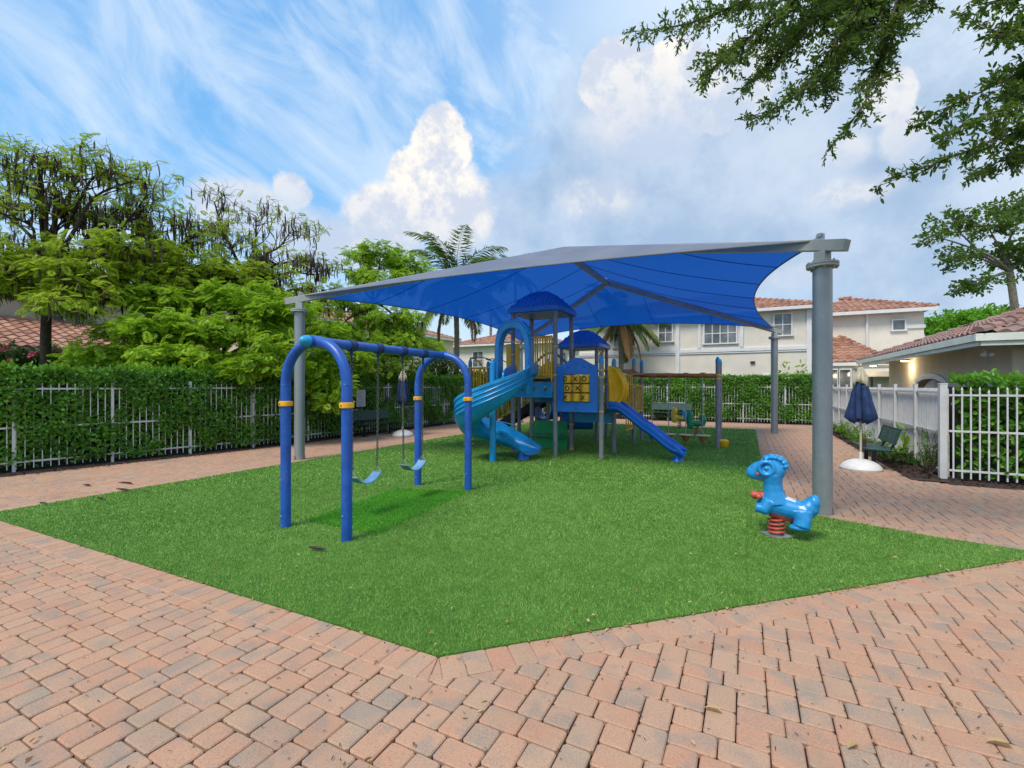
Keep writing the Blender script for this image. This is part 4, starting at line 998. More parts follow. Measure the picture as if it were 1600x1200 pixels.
for lab, px, py, Y, rx, ry, mat in (('dark flowering bush above the hedge at far left', 50, 560, 13.6, 70, 22, 'bushy'), ('dark bush beside the palm trunk above the hedge', 690, 572, 23, 45, 26, 'bushy'), ('dark bush behind the hedge at the playset stairs', 745, 590, 24, 30, 20, 'bushy'), ('low dark bush under the middle podded tree', 590, 590, 20, 60, 16, 'bushy'), ('dark bush under the bright feathery tree', 320, 590, 15.5, 120, 22, 'bushy'), ('dark bush behind the silver pole', 470, 590, 16.5, 60, 24, 'bushy')):
    b = at_Y(px, 603, Y); b.z = 0; root = empty('bush', b, lab, 'bush', 'dark bushes behind the left hedge'); wood = MB(); k = Y/720
    V, F = leafy(root, b, [P3(px-rx*.4, py, Y, rx*.6, ry, 700), P3(px+rx*.4, py+3, Y+.3, rx*.6, ry, 700), P3(px, py+20, Y+.2, rx*.8, ry, 700)], mat, wood, b+UP*.5, .14, W=.55)
    wood.tube([b, b+UP*.5], .04, 6); wood.build('stems', 'bark_d', root, o=b); np_mesh('foliage', V, F, mat, root, b)
    if 'flowering' in lab:
        for _ in range(7):
            P = np.repeat(np.array([V3(at_Y(random.uniform(px-rx*.8, px+rx*.8), py+random.uniform(-ry, ry*.3), Y-.8))]), 9, 0)+rnd(9)*.05
            V, F = leaves(P, rnd(9), rnd(9), .11, .08); np_mesh('flower', V, F, 'pink', root, b)
# palms
def palm(label, px, pyb, Y, cy, nf, L, seed, dry=3, r=.17, low=-.55):
    rs = random.Random(seed); base = at_Y(px, pyb, Y); base.z = 0; top = at_Y(px+3, cy, Y)
    root = empty('palm_tree', base, label, 'palm tree', 'coconut palms'); mb = MB(); n = 40
    path = bez([base, base.lerp(top, .5)+CR*.15, top], 20); mb.tube(path, [r*(1.25-.45*min(1, i/12))*(1+.06*(i % 2)) for i in range(len(path))], 12)
    mb.build('trunk', 'palm_bark', root, o=base, smooth=50)
    PV = []; DV = []; NV = []; LV = []; mid = MB(); dP = []; dD = []; dN = []; dL = []
    for i in range(nf):
        a = 2*PI*i*.618+rs.uniform(-.2, .2); el = rs.uniform(low, 1.42) if i >= dry else rs.uniform(-1.1, -.7); Lf = L*rs.uniform(.8, 1.1)
        h = Vector((math.cos(a), math.sin(a), 0)); pts = []; p = Vector(top); e = el; m = 22
        for k in range(m+1):
            pts.append(Vector(p)); e2 = e-1.5*(k/m)**1.4*(1.0 if el > .2 else .55); p = p+(h*math.cos(e2)+UP*math.sin(e2))*(Lf/m)
        mid.tube(pts, [.022*(1-k/m)+.004 for k in range(m+1)], 4)
        side = h.cross(UP)
        for k in range(2, m*3):
            t = k/(m*3); q = t*m; i0 = int(q); pp = pts[i0].lerp(pts[min(i0+1, m)], q-i0); ax = (pts[min(i0+1, m)]-pts[i0]).normalized()
            for s in (1, -1):
                ll = .82*L/3.6*math.sin(PI*min(1, .12+t*.86))**.6*rs.uniform(.85, 1.1); d = side*s*.8+ax*.75-UP*rs.uniform(.25, .75)
                tgt = (dP, dD, dN, dL) if i < dry else (PV, DV, NV, LV)
                tgt[0].append(V3(pp)); tgt[1].append(V3(d)); tgt[2].append(V3(ax.cross(side*s)+jit(.3))); tgt[3].append(ll)
    mid.build('midribs', 'palm_bark', root, o=base)
    V, F = leaves(np.array(PV), np.array(DV), np.array(NV), np.array(LV), .045, .2, .4); np_mesh('crown', V, F, 'palm', root, base)
    if dP: V, F = leaves(np.array(dP), np.array(dD), np.array(dN), np.array(dL), .045, .2, .4); np_mesh('dry_fronds', V, F, 'dry', root, base)
palm('palm standing above the left canopy edge with pale ringed trunk', 708, 600, 25, 440, 30, 4.0, 3, dry=2, low=-.8)
palm('palm behind the tower roofs with drooping yellowing fronds', 965, 600, 26.3, 492, 22, 3.1, 11, dry=4)
palm('distant palm whose tip shows over the canopy ridge', 802, 603, 52, 425, 14, 3.6, 5, dry=0)
palm('small distant palm with thin tips left of the other distant one', 763, 603, 50, 432, 14, 3.4, 6, dry=0)

# small plants by the white fence and corner
def small_plant(name, label, base, h, r, n, mat, L, W=.5, group=None):
    root = empty(name, base, label, 'plant', group); st = MB(); P = []; D = []
    base = Vector(base); m = max(4, n//14)
    for i in range(m):
        a = random.uniform(0, 2*PI); e = base+Vector((math.cos(a)*r*random.uniform(.2, 1), math.sin(a)*r*random.uniform(.2, 1), h*random.uniform(.45, 1)))
        sp = limb(st, base+jit(.03), e, .008, .003, .2, .2, 3, 4)
        for k in range(n//m): p = sp[-1].lerp(sp[0], random.random()*.75)+jit(.03); P.append(V3(p)); D.append(V3((e-base).normalized()*.5+jit(1)))
    P = np.array(P); D = np.array(D); N = rnd(len(P))*.7; N[:, 2] += .6; V, F = leaves(P, D, N, L*rng.uniform(.7, 1.2, len(P)), L*W, .12)
    st.build('stems', 'bark', root, o=base); np_mesh('foliage', V, F, mat, root, base); return root
GPL = 'small plants along the white panel fence'
small_plant('shrub', 'scraggly dark shrub at the white corner post', at_z(1452, 742), .95, .36, 420, 'hedge', .055, group=GPL)
small_plant('shrub', 'low dark ground shrub left of the corner post', at_z(1430, 728), .32, .35, 360, 'hedge', .05, group=GPL)
small_plant('broadleaf_plant', 'yellow-green broad-leaved seedling against the fence behind the bench', Vector((3.1, at_u(1413, 702, 3.1).y, 0)), .85, .16, 26, 'fresh', .22, .4, group=GPL)
for i, (px, py, lab) in enumerate(((1310, 664, 'farthest leafy ground cover clump at the fence end'), (1325, 672, 'second leafy ground cover clump from the fence end'), (1342, 681, 'leafy ground cover clump behind the umbrella pole'), (1362, 689, 'thin weedy clump between umbrella and bench'), (1392, 706, 'thin weedy clump behind the bench seat'))):
    q = at_u(px, py, 2.95); q.z = 0.0; small_plant('ground_cover', lab, q, .55 if i < 3 else .42, .5, 330, ['fresh', 'hedge_top', 'hedge_top', 'hedge', 'hedge'][i], .07, group=GPL)
p = at_v(1238, 596, 27.0); p.z = 0; small_plant('shrub', 'bright young shrub poking above the far hedge by the house corner', p, 3.1, .9, 260, 'fresh', .30, .3)
# ================================================================== SHADE STRUCTURE
def shade():
    FR = at_z(1285, 803); FL = at_z(468, 718); BR = at_z(1210, 677); X = FL+BR-FR
    BL = Vector((X.x, X.y, 0)); root = empty('shade_canopy', ((FR+BL)/2).to_tuple(), 'large blue fabric shade canopy on four silver-grey poles', 'shade canopy'); o = root.location
    zc = {'FR': 3.70, 'FL': 3.84, 'BR': 3.83, 'BL': 3.83}
    c = {'FR': FR+UP*3.70, 'FL': FL+UP*3.84, 'BR': BR+UP*3.83, 'BL': BL+UP*3.83}
    mid = (FR+BL)/2; z = 5.38; Pb = Vector((mid.x, mid.y+2.06, z)); Pf = Vector((mid.x, mid.y-2.06, z))
    for k, foot in (('FR', FR), ('FL', FL), ('BR', BR), ('BL', BL)):
        C_ = c[k]; tgt = Pf if k[0] == 'F' else Pb; d = (tgt-C_).normalized(); hz = C_.z
        r = .117
        m = MB(); m.lathe([(r, 0), (r, hz-.30)], foot, 28); pole = m.build('pole', 'pole_grey', root, o=o, smooth=40)
        m = MB(); m.lathe([(r+.075, hz-.30), (r+.075, hz-.272)], foot, 28); m.lathe([(r+.075, hz-.335), (r+.075, hz-.307)], foot, 28)
        for q in range(8):
            a = 2*PI*q/8; m.lathe([(.012, hz-.36), (.012, hz-.245)], (foot.x+(r+.045)*math.cos(a), foot.y+(r+.045)*math.sin(a), 0), 6)
        m.build('flange', 'beam_grey', pole, o=o, smooth=40)
        ang = math.atan2(d.y, d.x); m = MB(); m.box((foot.x, foot.y, hz-.20), (.15, .15, .17), ang); m.build('bracket', 'beam_grey', pole, o=o, bevel=.006)
        m = MB()
        for q in (45, 225): m.box((foot.x+(r+.01)*math.cos(ang+R(q)), foot.y+(r+.01)*math.sin(ang+R(q)), .05), (.05, .012, .10), ang+R(q+90))
        m.build('base_tab', 'galv', pole, o=o)
        m = MB(); dd = Vector((d.x, d.y, d.z)); m.beam(C_-dd*.32-UP*.03, tgt-dd*.05-UP*.09, .13, .15); m.build('rafter', 'beam_grey', root, o=o, bevel=.006)
        m = MB(); q = C_+dd*.03+UP*.08; m.box(q, (.11, .02, .08), ang); m.box(q+Vector((0, 0, .03)), (.06, .06, .05), ang); m.tube([q, q+dd*.10-UP*.03], .010, 6); m.build('cable_clamp', 'galv', root, o=o)
    m = MB(); m.beam(Pf-UP*.10, Pb-UP*.10, .128, .148); m.build('ridge_beam', 'beam_grey', root, o=o, bevel=.006)
    # fabric: ruled faces from the catenary hem to hips and ridge
    NS, NTT = 40, 22; seams = MB(); hems = MB()
    lift = .045
    def face(name, A, B, upper, axis, sag, seam_at):
        A = A+UP*lift; B = B+UP*lift; up = [u+UP*lift for u in upper]
        def U(s):
            key = A[axis]+(B[axis]-A[axis])*s
            pts = [A]+up+[B]
            for i in range(len(pts)-1):
                a, b = pts[i], pts[i+1]; t0, t1 = a[axis], b[axis]
                if abs(t1-t0) > 1e-6 and min(t0, t1)-1e-6 <= key <= max(t0, t1)+1e-6: return a.lerp(b, (key-t0)/(t1-t0))
            return B.copy()
        def Hh(s):
            p = A.lerp(B, s); u = U(s); top = (u-p); L = top.length
            k = sag*4*s*(1-s); n = top.normalized() if L > 1e-5 else Vector((0, 0, 0))
            # pull the hem along the slope of the face at mid-span
            ms = A.lerp(B, .5); mt = U(.5) - ms; return p+mt.normalized()*min(k, max(0, L*.9)) if L > .02 else p
        def S(s, t):
            h = Hh(s); u = U(s); p = h.lerp(u, t); return p-UP*(.16*math.sin(PI*t)*math.sin(PI*s)*min(1, (u-h).length/3))
        vs = []; fs = []
        e = .012
        for i in range(NS+1):
            s = e+(1-2*e)*i/NS
            for j in range(NTT+1): vs.append(S(s, j/NTT))
        for i in range(NS):
            for j in range(NTT): a = i*(NTT+1)+j; fs.append((a, a+1, a+NTT+2, a+NTT+1))
        mb = MB(); mb.v = [tuple(v) for v in vs]; mb.f = fs
        # normals must look up and out
        p0, p1, p2 = S(.5, .3), S(.6, .3), S(.5, .5); nrm = (p1-p0).cross(p2-p0)
        f0 = fs[len(fs)//2]; q = [Vector(vs[i]) for i in f0]; fn = (q[1]-q[0]).cross(q[2]-q[0])
        if fn.z < 0: mb.f = [tuple(reversed(f)) for f in mb.f]
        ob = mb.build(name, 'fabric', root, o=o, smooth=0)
        hems.tube([S(e+(1-2*e)*i/NS, 0)-UP*.005 for i in range(NS+1)], .014, 6)
        for s in seam_at: seams.tube([S(s, j/NTT)-UP*.012 for j in range(NTT+1)], .007, 5)
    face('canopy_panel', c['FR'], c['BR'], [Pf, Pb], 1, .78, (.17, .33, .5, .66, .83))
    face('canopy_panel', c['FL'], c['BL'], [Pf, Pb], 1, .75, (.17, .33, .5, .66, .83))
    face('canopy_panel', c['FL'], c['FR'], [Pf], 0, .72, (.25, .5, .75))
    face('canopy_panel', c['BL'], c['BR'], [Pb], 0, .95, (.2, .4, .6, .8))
    M['seam'] = paint('dark_navy_seam', (.006, .03, .14), .8, .1); M['hem'] = paint('grey_green_hem', (.16, .18, .18), .8, .1)
    seams.build('seams', 'seam', root, o=o); hems.build('hem_cable', 'hem', root, o=o)
shade()

# ================================================================== SWING SET
def swing_set():
    a1, a2 = at_z(446.5, 825), at_z(541.8, 846.5); b1, b2 = at_z(653, 759), at_z(731.5, 767)
    ZB = 2.27; R0 = .06; ma, mb_ = (a1+a2)/2, (b1+b2)/2
    root = empty('swing_set', ((ma+mb_)/2).to_tuple(), 'blue steel arch swing set with yellow collars and two pale belt seats', 'swing set'); o = root.location
    for p, q in ((a1, a2), (b1, b2)):
        c = (p+q)/2; ax = (q-p)/2; zs = 1.72; pts = [p+UP*-.02, p+UP*.8, p+UP*1.5]
        for k in range(0, 21):
            t = PI*(1-k/20); pts.append(c+ax*math.cos(t)+UP*(zs+(ZB-zs)*math.sin(t)**.85))
        pts += [q+UP*1.5, q+UP*.8, q+UP*-.02]
        m = MB(); m.tube(pts, R0, 20); fr = m.build('arch_frame', 'swing_blue', root, o=o, smooth=50)
        for e in (p, q):
            m = MB(); m.lathe([(R0+.002, 1.50), (R0+.020, 1.505), (R0+.022, 1.53), (R0+.020, 1.56), (R0+.002, 1.565)], e, 24)
            cl = m.build('collar', 'yellow', fr, o=o, smooth=50)
            m = MB(); s = (e-c).normalized(); n = Vector((-s.y, s.x, 0)); 
            m.lathe([(.009, 0), (.009, .006)], (0, 0, 0), 8)
            d = -(n if n.dot(CF) > 0 else -n); pz = e+d*(R0+.022)+UP*1.53
            b = MB(); b.ball(pz, .010, 8, 6); b.build('bolt', 'chain', fr, o=o)
            b = MB(); b.ball(e+d*(R0)+UP*(.30 if e is q else .16), (.013, .013, .009), 8, 6); b.build('bolt', 'galv', fr, o=o)
            b = MB(); b.lathe([(R0+.001, 1.76), (R0+.0035, 1.765), (R0+.001, 1.77)], e, 20); b.build('weld_seam', 'swing_blue', fr, o=o)
    d = (mb_-ma).normalized(); A = ma-d*.10+UP*ZB; B = mb_+d*.10+UP*ZB
    m = MB(); m.tube([A, B], R0+.002, 22); bar = m.build('top_bar', 'swing_blue', root, o=o, smooth=50)
    for e, s in ((A, -1), (B, 1)):
        m = MB(); pts = [e+d*s*.11*math.sin(PI/2*k/7) for k in range(8)]; m.tube(pts, [max(.004, (R0+.008)*math.cos(PI/2*k/7.3)) for k in range(8)], 20); m.build('end_cap', 'cap_blue', bar, o=o, smooth=60)
    m = MB()
    for e in (ma+UP*ZB, mb_+UP*ZB): m.tube([e-d*.075, e+d*.075], R0+.012, 20)
    m.build('junction_sleeve', 'swing_blue', bar, o=o, smooth=50)
    L = (B-A).length
    def on_bar(px):
        best = min((abs((P:=A+d*L*i/600, local(P.x, P.y))[1][0]/local(P.x, P.y)[1]-(px-800)/720), i) for i in range(601)); return A+d*L*best[1]/600
    side = Vector((-d.y, d.x, 0))
    H = [on_bar(px) for px in (549, 590.6, 629, 661)]
    for h in H:
        m = MB(); m.tube([h-d*.028, h+d*.028], R0+.013, 20); m.tube([h-d*.05, h-d*.032], R0+.016, 20); m.tube([h+d*.032, h+d*.05], R0+.016, 20)
        m.box(h-UP*(R0+.03), (.03, .05, .06), HEAD); m.box(h-UP*(R0+.07), (.018, .03, .07), HEAD); m.tube([h-UP*(R0+.10)-side*.02, h-UP*(R0+.10)+side*.02], .012, 8); m.build('hanger_clamp', M.setdefault('clamp', paint('navy_clamp_paint', (.012, .03, .13), .45, .2)), bar, o=o, smooth=50)
    side = Vector((-d.y, d.x, 0))
    for (h1, h2, sw) in ((H[0], H[1], .0), (H[2], H[3], .05)):
        zs = .56; seatmid = (h1+h2)/2; half = (h2-h1)/2*.98
        hw = .235; u = d
        e1 = seatmid-u*hw; e2 = seatmid+u*hw; pts = []
        n = 14; V = []; Fq = []
        sag = .11; wd = .075
        for i in range(n+1):
            t = -1+2*i/n; p = seatmid+u*hw*t; zz = zs-sag*(1-t*t)
            for sgn in (1, -1):
                for w in (-wd, wd): V.append((p.x+side.x*w, p.y+side.y*w, zz+.006*sgn))
        for i in range(n):
            a = i*4; b = a+4; Fq += [(a, a+1, b+1, b), (a+2, b+2, b+3, a+3), (a, b, b+2, a+2), (a+1, a+3, b+3, b+1)]
        Fq += [(0, 2, 3, 1), (n*4, n*4+1, n*4+3, n*4+2)]
        m = MB(); m.v = V; m.f = Fq; st = m.build('swing_seat', 'seat_blue', root, o=o, smooth=40)
        m = MB()
        for e in (e1, e2):
            ee = Vector((e.x, e.y, zs)); m.tube([ee-side*wd, ee+UP*.085, ee+side*wd], .006, 6); m.tube([ee-side*(wd+.01), ee+side*(wd+.01)], .009, 6)
        m.build('seat_hook', 'galv', st, o=o)
        for e, h in ((e1, h1), (e2, h2)):
            m = MB(); a = Vector((e.x, e.y, zs+.085)); b = Vector((h.x, h.y, ZB-R0-.05)); Lc = (b-a).length; k = int(Lc/.036)
            t = (b-a).normalized()
            for i in range(k):
                c = a.lerp(b, (i+.5)/k); s = side if i % 2 else t.cross(side).normalized(); rr = []
                for q in range(8): an = 2*PI*q/8; rr.append(c+t*math.cos(an)*.024+s*math.sin(an)*.014)
                m.tube(rr, .0062, 4, closed=True)
            ch = m.build('chain', 'chain', st, o=o)
swing_set()

# ================================================================== PLAY STRUCTURE
def play():
    G = 1.165; U = [-5.38, -4.21, -3.05]; Vv = [10.62, 11.78, 12.95, 14.12, 15.28]
    root = empty('play_structure', (-4.5, 12.4, 0), 'blue and yellow playground tower set with spiral slide under the canopy', 'play structure'); o = root.location
    def post(u, v, h, cap=True, mat='post_grey', r=.057, collars=()):
        m = MB(); m.lathe([(r, 0), (r, h)], (u, v, 0), 20); p = m.build('post', mat, root, o=o, smooth=40)
        if cap: m = MB(); m.lathe([(r+.006, h-.03), (r+.006, h+.02), (r*.95, h+.07), (r*.7, h+.11), (r*.35, h+.135), (.004, h+.145)], (u, v, 0), 20); m.build('post_cap', 'cap_blue' if mat == 'post_grey' else mat, p, o=o, smooth=60)
        if collars:
            m = MB()
            for z in collars: m.lathe([(r+.003, z-.02), (r+.013, z-.018), (r+.013, z+.018), (r+.003, z+.02)], (u, v, 0), 18)
            m.build('collar', 'ygold', p, o=o, smooth=50)
        return p
    T1 = 3.64
    for (u, v, c) in ((U[0], Vv[0], (2.55, 1.95)), (U[1], Vv[0], (2.72, 2.02)), (U[0], Vv[1], (.75,)), (U[1], Vv[1], (.72, 2.45, .05))): post(u, v, T1, False, collars=c)
    post(U[2], Vv[0], 2.32, collars=(2.12, 1.95, 1.15)); post(U[2], Vv[1], 2.32, collars=(2.15, 1.2)); post(U[2], Vv[3], 2.45, collars=(2.3, 2.0, 1.72)); post(U[2], Vv[4], 2.45, collars=(2.0, 1.72))
    for (u, v) in ((U[0], Vv[3]), (U[1], Vv[3]), (U[0], Vv[4]), (U[1], Vv[4])): post(u, v, 3.02, False, collars=(1.8,))
    post(-.72, 14.0, 2.42, collars=(2.06, 1.95)); post(-.72, 15.16, 2.42, collars=(2.06,))
    post(-7.55, 12.0, 2.42, collars=(2.3,)); post(-6.55, 11.78, 2.42, collars=(2.3,)); post(-7.55, 13.1, 2.42); post(U[0], Vv[2], 2.45)
    # roofs: bulging shingled pyramids
    def roof(cx, cy, z, half, rise):
        m = MB(); n = 14; N = 28; rings = []
        for i in range(n+1):
            t = i/n; h = half*(1-t**1.25*1.0)*1.0 if t < 1 else .0
            w = half*(.07+.93*(1-t)**.90); zz = z+.09+(rise-.06)*math.sin(PI/2*t)**1.12
            rings.append((max(w, .05), zz))
        vs = []
        def sq(w, zz, k):
            pts = []
            for s in range(4):
                for q in range(N//4):
                    f = -1+2*q/(N/4); x, y = (f, -1) if s == 0 else ((1, f) if s == 1 else ((-f, 1) if s == 2 else (-1, -f)))
                    rr = 1-.04*(abs(f) > .86)
                    pts.append((cx+x*w*rr, cy+y*w*rr, zz))
            return pts
        prof = [(half*.96, z-.02), (half*1.03, z-.02), (half*1.03, z+.09)]
        for i in range(n):
            (w0, z0), (w1, z1) = rings[i], rings[i+1]
            prof += [(w0+.006, z0-.012), (w0+.006, z0+.006), (w0*.9+w1*.1, z0+.014)]
        prof.append(rings[-1])
        for k, (w, zz) in enumerate(prof): vs += sq(w, zz, k)
        fs = []
        for k in range(len(prof)-1):
            for q in range(N): q2 = (q+1) % N; fs.append((k*N+q, k*N+q2, (k+1)*N+q2, (k+1)*N+q))
        fs.append(tuple((len(prof)-1)*N+q for q in range(N))); m.add(vs, fs); r = m.build('tower_roof', 'roof_blue', root, o=o, smooth=25)
        # shingle ribs running up each face
        rb = MB()
        for s in range(4):
            for q in range(-5, 6):
                f = q/6; pts = []
                for i in range(n):
                    w0, z0 = rings[i]
                    lim = 1.0
                    x, y = (f*half, -w0) if s == 0 else ((w0, f*half) if s == 1 else ((f*half, w0) if s == 2 else (-w0, f*half)))
                    if abs(f*half) < w0*.97: pts.append((cx+x, cy+y, z0+.008))
                if len(pts) > 1: rb.tube(pts, .010, 4)
        rb.build('shingle_ribs', 'roof_blue', r, o=o)
        MB().box((cx, cy, z-.03), (half*1.86, half*1.86, .02)).build('roof_underside', 'panel_blue', r, o=o)
    roof((U[0]+U[1])/2, (Vv[0]+Vv[1])/2, T1, .70, .54); roof((U[0]+U[1])/2, (Vv[3]+Vv[4])/2, 3.0, .70, .54)
    def deck(u0, u1, v0, v1, z):
        MB().box(((u0+u1)/2, (v0+v1)/2, z-.03), (u1-u0-.02, v1-v0-.02, .06)).build('deck', 'dark', root, o=o, bevel=.008)
    deck(U[0], U[1], Vv[0], Vv[1], 1.93); deck(U[1], U[2], Vv[0], Vv[1], 1.16); deck(U[1], U[2], Vv[1]+.01, Vv[3], .98); deck(U[0], U[1], Vv[3], Vv[4], 1.16)
    deck(-7.55, -5.4, 11.8, 12.95, 1.62); deck(U[0], U[1], Vv[1]+.01, Vv[2], 1.40)
    # fascia with three round portholes
    def plate(name, u, v, w, z0, z1, mat, holes=(), axis='u', th=.03, outline=None, parent=None):
        ex = (1, 0, 0) if axis == 'u' else (0, 1, 0)
        out = outline or [(0, z0), (w, z0), (w, z1), (0, z1)]
        hs = [[(cx+r*math.cos(2*PI*k/20), cz+r*math.sin(2*PI*k/20)) for k in range(20)] for cx, cz, r in holes]
        m = MB(); m.prism(out, (u, v, 0), ex, (0, 0, 1), th, hs); return m.build(name, mat, parent or root, o=o, bevel=.006)
    plate('porthole_fascia', U[0]+.06, Vv[0]-.02, 1.04, 1.46, 1.84, 'slide_cyan', [(.24, 1.68, .058), (.53, 1.68, .058), (.84, 1.68, .058)])
    plate('porthole_fascia', U[0]+.06, Vv[1]+.02, 1.04, 1.30, 1.60, 'teal', [])
    plate('side_fascia', U[0], Vv[0]+.06, 1.04, 1.46, 1.84, 'slide_cyan', axis='v')
    plate('deck_skirt', U[1]+.06, Vv[1]+.03, 1.05, .78, 1.12, 'slide_cyan'); plate('deck_skirt', U[0]+.06, Vv[3]-.02, 1.05, .80, 1.12, 'panel_blue')
    # tic-tac-toe panel
    W = 1.02; z0 = 1.12; z1 = 2.22; o2 = [(0, z0), (W, z0), (W, z1), (W-.06, z1+.03)]
    for k in range(0, 17): t = k/16; o2.append((W-.12-(W-.24)*t, z1+.04+.17*math.sin(PI*t)**1.3))
    o2 += [(.06, z1+.03), (0, z1)]
    hl = [(.17, 1.36), (.85-.02, 1.36), (.83, 2.03), (.17, 2.03)]
    m = MB(); m.prism(o2, (U[1]+.07, Vv[0]-.05, 0), (1, 0, 0), (0, 0, 1), .045, [hl]); pn = m.build('game_panel', 'panel_blue', root, o=o, bevel=.008)
    m = MB()
    for x, z, r in ((.5, 2.31, .035), (.30, 2.22, .045), (.70, 2.22, .045), (.14, 2.2, .035), (.87, 2.2, .035), (.5, 1.22, .03)): m.ball((U[1]+.07+x, Vv[0]-.074, z), (r, .012, r), 14, 8)
    m.build('raised_stars', 'panel_blue', pn, o=o, smooth=60)
    x0 = U[1]+.07+.17; cw = .66/3; chs = .67/3
    grid = [['O', 'X', 'O'], ['O', 'X', ''], ['X', '', 'X']]; rot = [[-.045, 0, 0], [.01, .05, 0], [-.04, 0, -.035]]
    for r_ in range(3):
        for c_ in range(3):
            cx = x0+cw*(c_+.5); cz = 2.03-chs*(r_+.5); m = MB()
            m.lathe([(.075, -.098), (.098, -.088), (.101, -.07), (.101, .07), (.098, .088), (.075, .098)], (cx, Vv[0]-.05, cz), 24); b = m.build('game_block', 'yellow', pn, o=o, smooth=35)
            s = grid[r_][c_]; lx = cx+rot[r_][c_]; fy = Vv[0]-.05-.104
            if s:
                m = MB()
                def bend(x, z):
                    q = max(-.09, min(.09, lx-cx+x)); return Vector((cx+q, Vv[0]-.05-math.sqrt(.102**2-q*q)-.001, z))
                if s == 'O': m.tube([bend(.044*math.cos(2*PI*k/18), cz+.052*math.sin(2*PI*k/18)) for k in range(18)], .012, 5, closed=True)
                else:
                    for sg in (1, -1): m.tube([bend(-.042+.084*k/4, cz+sg*(-.052+.104*k/4)) for k in range(5)], .0125, 5)
                m.build('letter', 'black', b, o=o)
    m = MB()
    for r_ in range(4):
        z = 2.03-chs*r_; m.tube([(x0-.01, Vv[0]-.05, z), (x0+.67, Vv[0]-.05, z)], .008, 6)
    m.build('block_rods', 'dark', pn, o=o)
    # balustrades of vertical bars
    def bars(name, a, b, z0, z1, n, mat='ygold', r=.015, arch=0):
        a = Vector(a); b = Vector(b); m = MB(); m.tube([a+UP*z0, b+UP*z0], r*1.35, 8); m.tube([a+UP*z1, b+UP*z1], r*1.35, 8)
        for i in range(n+1): p = a.lerp(b, i/n); m.tube([p+UP*z0, p+UP*z1], r, 8)
        return m.build(name, mat, root, o=o, smooth=50)
    bars('baluster_panel', (-4.80, Vv[0]-.03, 0), (U[1]-.07, Vv[0]-.03, 0), 1.99, 2.98, 8)
    bars('baluster_panel', (-4.80, Vv[0]-.16, 0), (U[1]-.07, Vv[0]-.03, 0), 2.02, 2.95, 7)
    m = MB(); m.tube([(-4.82, Vv[0]-.1, 1.80), (-4.82, Vv[0]-.1, 3.0)], .018, 8); m.tube([(U[1]-.08, Vv[0]-.05, 1.86), (U[1]-.08, Vv[0]-.05, 3.0)], .018, 8); m.build('baluster_end', 'yellow', root, o=o, smooth=50)
    bars('baluster_panel', (-7.5, 11.93, 0), (-6.6, 11.78, 0), 1.66, 2.30, 7, 'yellow', .014); bars('baluster_panel', (-7.55, 12.1, 0), (-7.55, 13.05, 0), 1.66, 2.30, 7, 'yellow', .014)
    for v in (Vv[2]+.1,): bars('bridge_railing', (U[2], v-1.1, 0), (U[2], Vv[3]-.05, 0), 1.02, 1.78, 9, 'ygold')
    bars('bridge_railing', (U[2]+.02, Vv[3]+.06, 0), (U[2]+.02, Vv[4]-.06, 0), .95, 1.76, 6, 'ygold')
    bars('bridge_railing', (U[0]+.05, Vv[4], 0), (U[1]-.05, Vv[4], 0), 1.2, 2.0, 6, 'ygold')
    # hooped hand rails on the stair platform
    m = MB()
    for dv in (0, .95):
        m.tube(bez([(-7.6, 12.1+dv, 2.62), (-7.2, 12.1+dv, 2.62), (-6.85, 12.1+dv, 2.5), (-6.6, 12.1+dv, 2.2), (-6.55, 12.1+dv, 1.7)], 6), .016, 8)
        m.build('hoop_rail', 'orange', root, o=o, smooth=50); m = MB()
        m.tube(bez([(-7.6, 12.1+dv, 2.62), (-7.35, 12.1+dv, 2.52), (-7.1, 12.1+dv, 2.2), (-7.05, 12.1+dv, 1.7)], 6), .016, 8); m.build('hoop_rail', 'orange', root, o=o, smooth=50); m = MB()
    m.tube([(-7.6, 12.1, 2.62), (-7.6, 12.1, 1.65)], .03, 8); m.build('hoop_post', 'orange', root, o=o, smooth=50)
    # yellow wall panel and hut side seen through the slide hood
    plate('yellow_panel', -6.15, 11.72, .42, 1.70, 2.95, 'yellow'); plate('green_panel_top', U[1]+.0, Vv[4]+.03, .02, 1.2, 1.25, 'green_p')
    plate('yellow_side_panel', U[1]+.02, Vv[1]+.08, .98, 1.45, 2.35, 'yellow', axis='v') if False else None
    arch = [(0, 1.97), (1.04, 1.97)]+[(1.04-1.04*k/12, 2.1+.32*math.sin(PI*k/12)) for k in range(13)]
    plate('yellow_arch_panel', U[0]+.06, Vv[1]+.02, 1, 0, 0, 'yellow', outline=arch)
    m = MB(); m.tube([(U[0]+.06+1.04*k/16, Vv[1]-.03, 2.30+.36*math.sin(PI*k/16)) for k in range(17)], .035, 10); m.build('arched_pipe', 'post_grey', root, o=o, smooth=50)
    # spiral slide
    C0 = Vector((-5.24, 9.28, 0)); rr = .575; path = [Vector((-4.86, 10.36, 1.92)), Vector((-4.80, 10.0, 1.90))]
    for k in range(0, 13):
        a = R(22-24.5*k); path.append(C0+Vector((rr*math.cos(a), rr*math.sin(a), float(np.interp(k, [0, 1, 4.6, 8.2, 12], [1.78, 1.60, 1.02, .56, .34])))))
    e = path[-1]; path += [Vector((-4.92, C0.y+rr+.02, .27)), Vector((-4.68, C0.y+rr-.0, .20)), Vector((-4.46, C0.y+rr-.04, .17))]
    P = bez(path, 7); n = len(P)
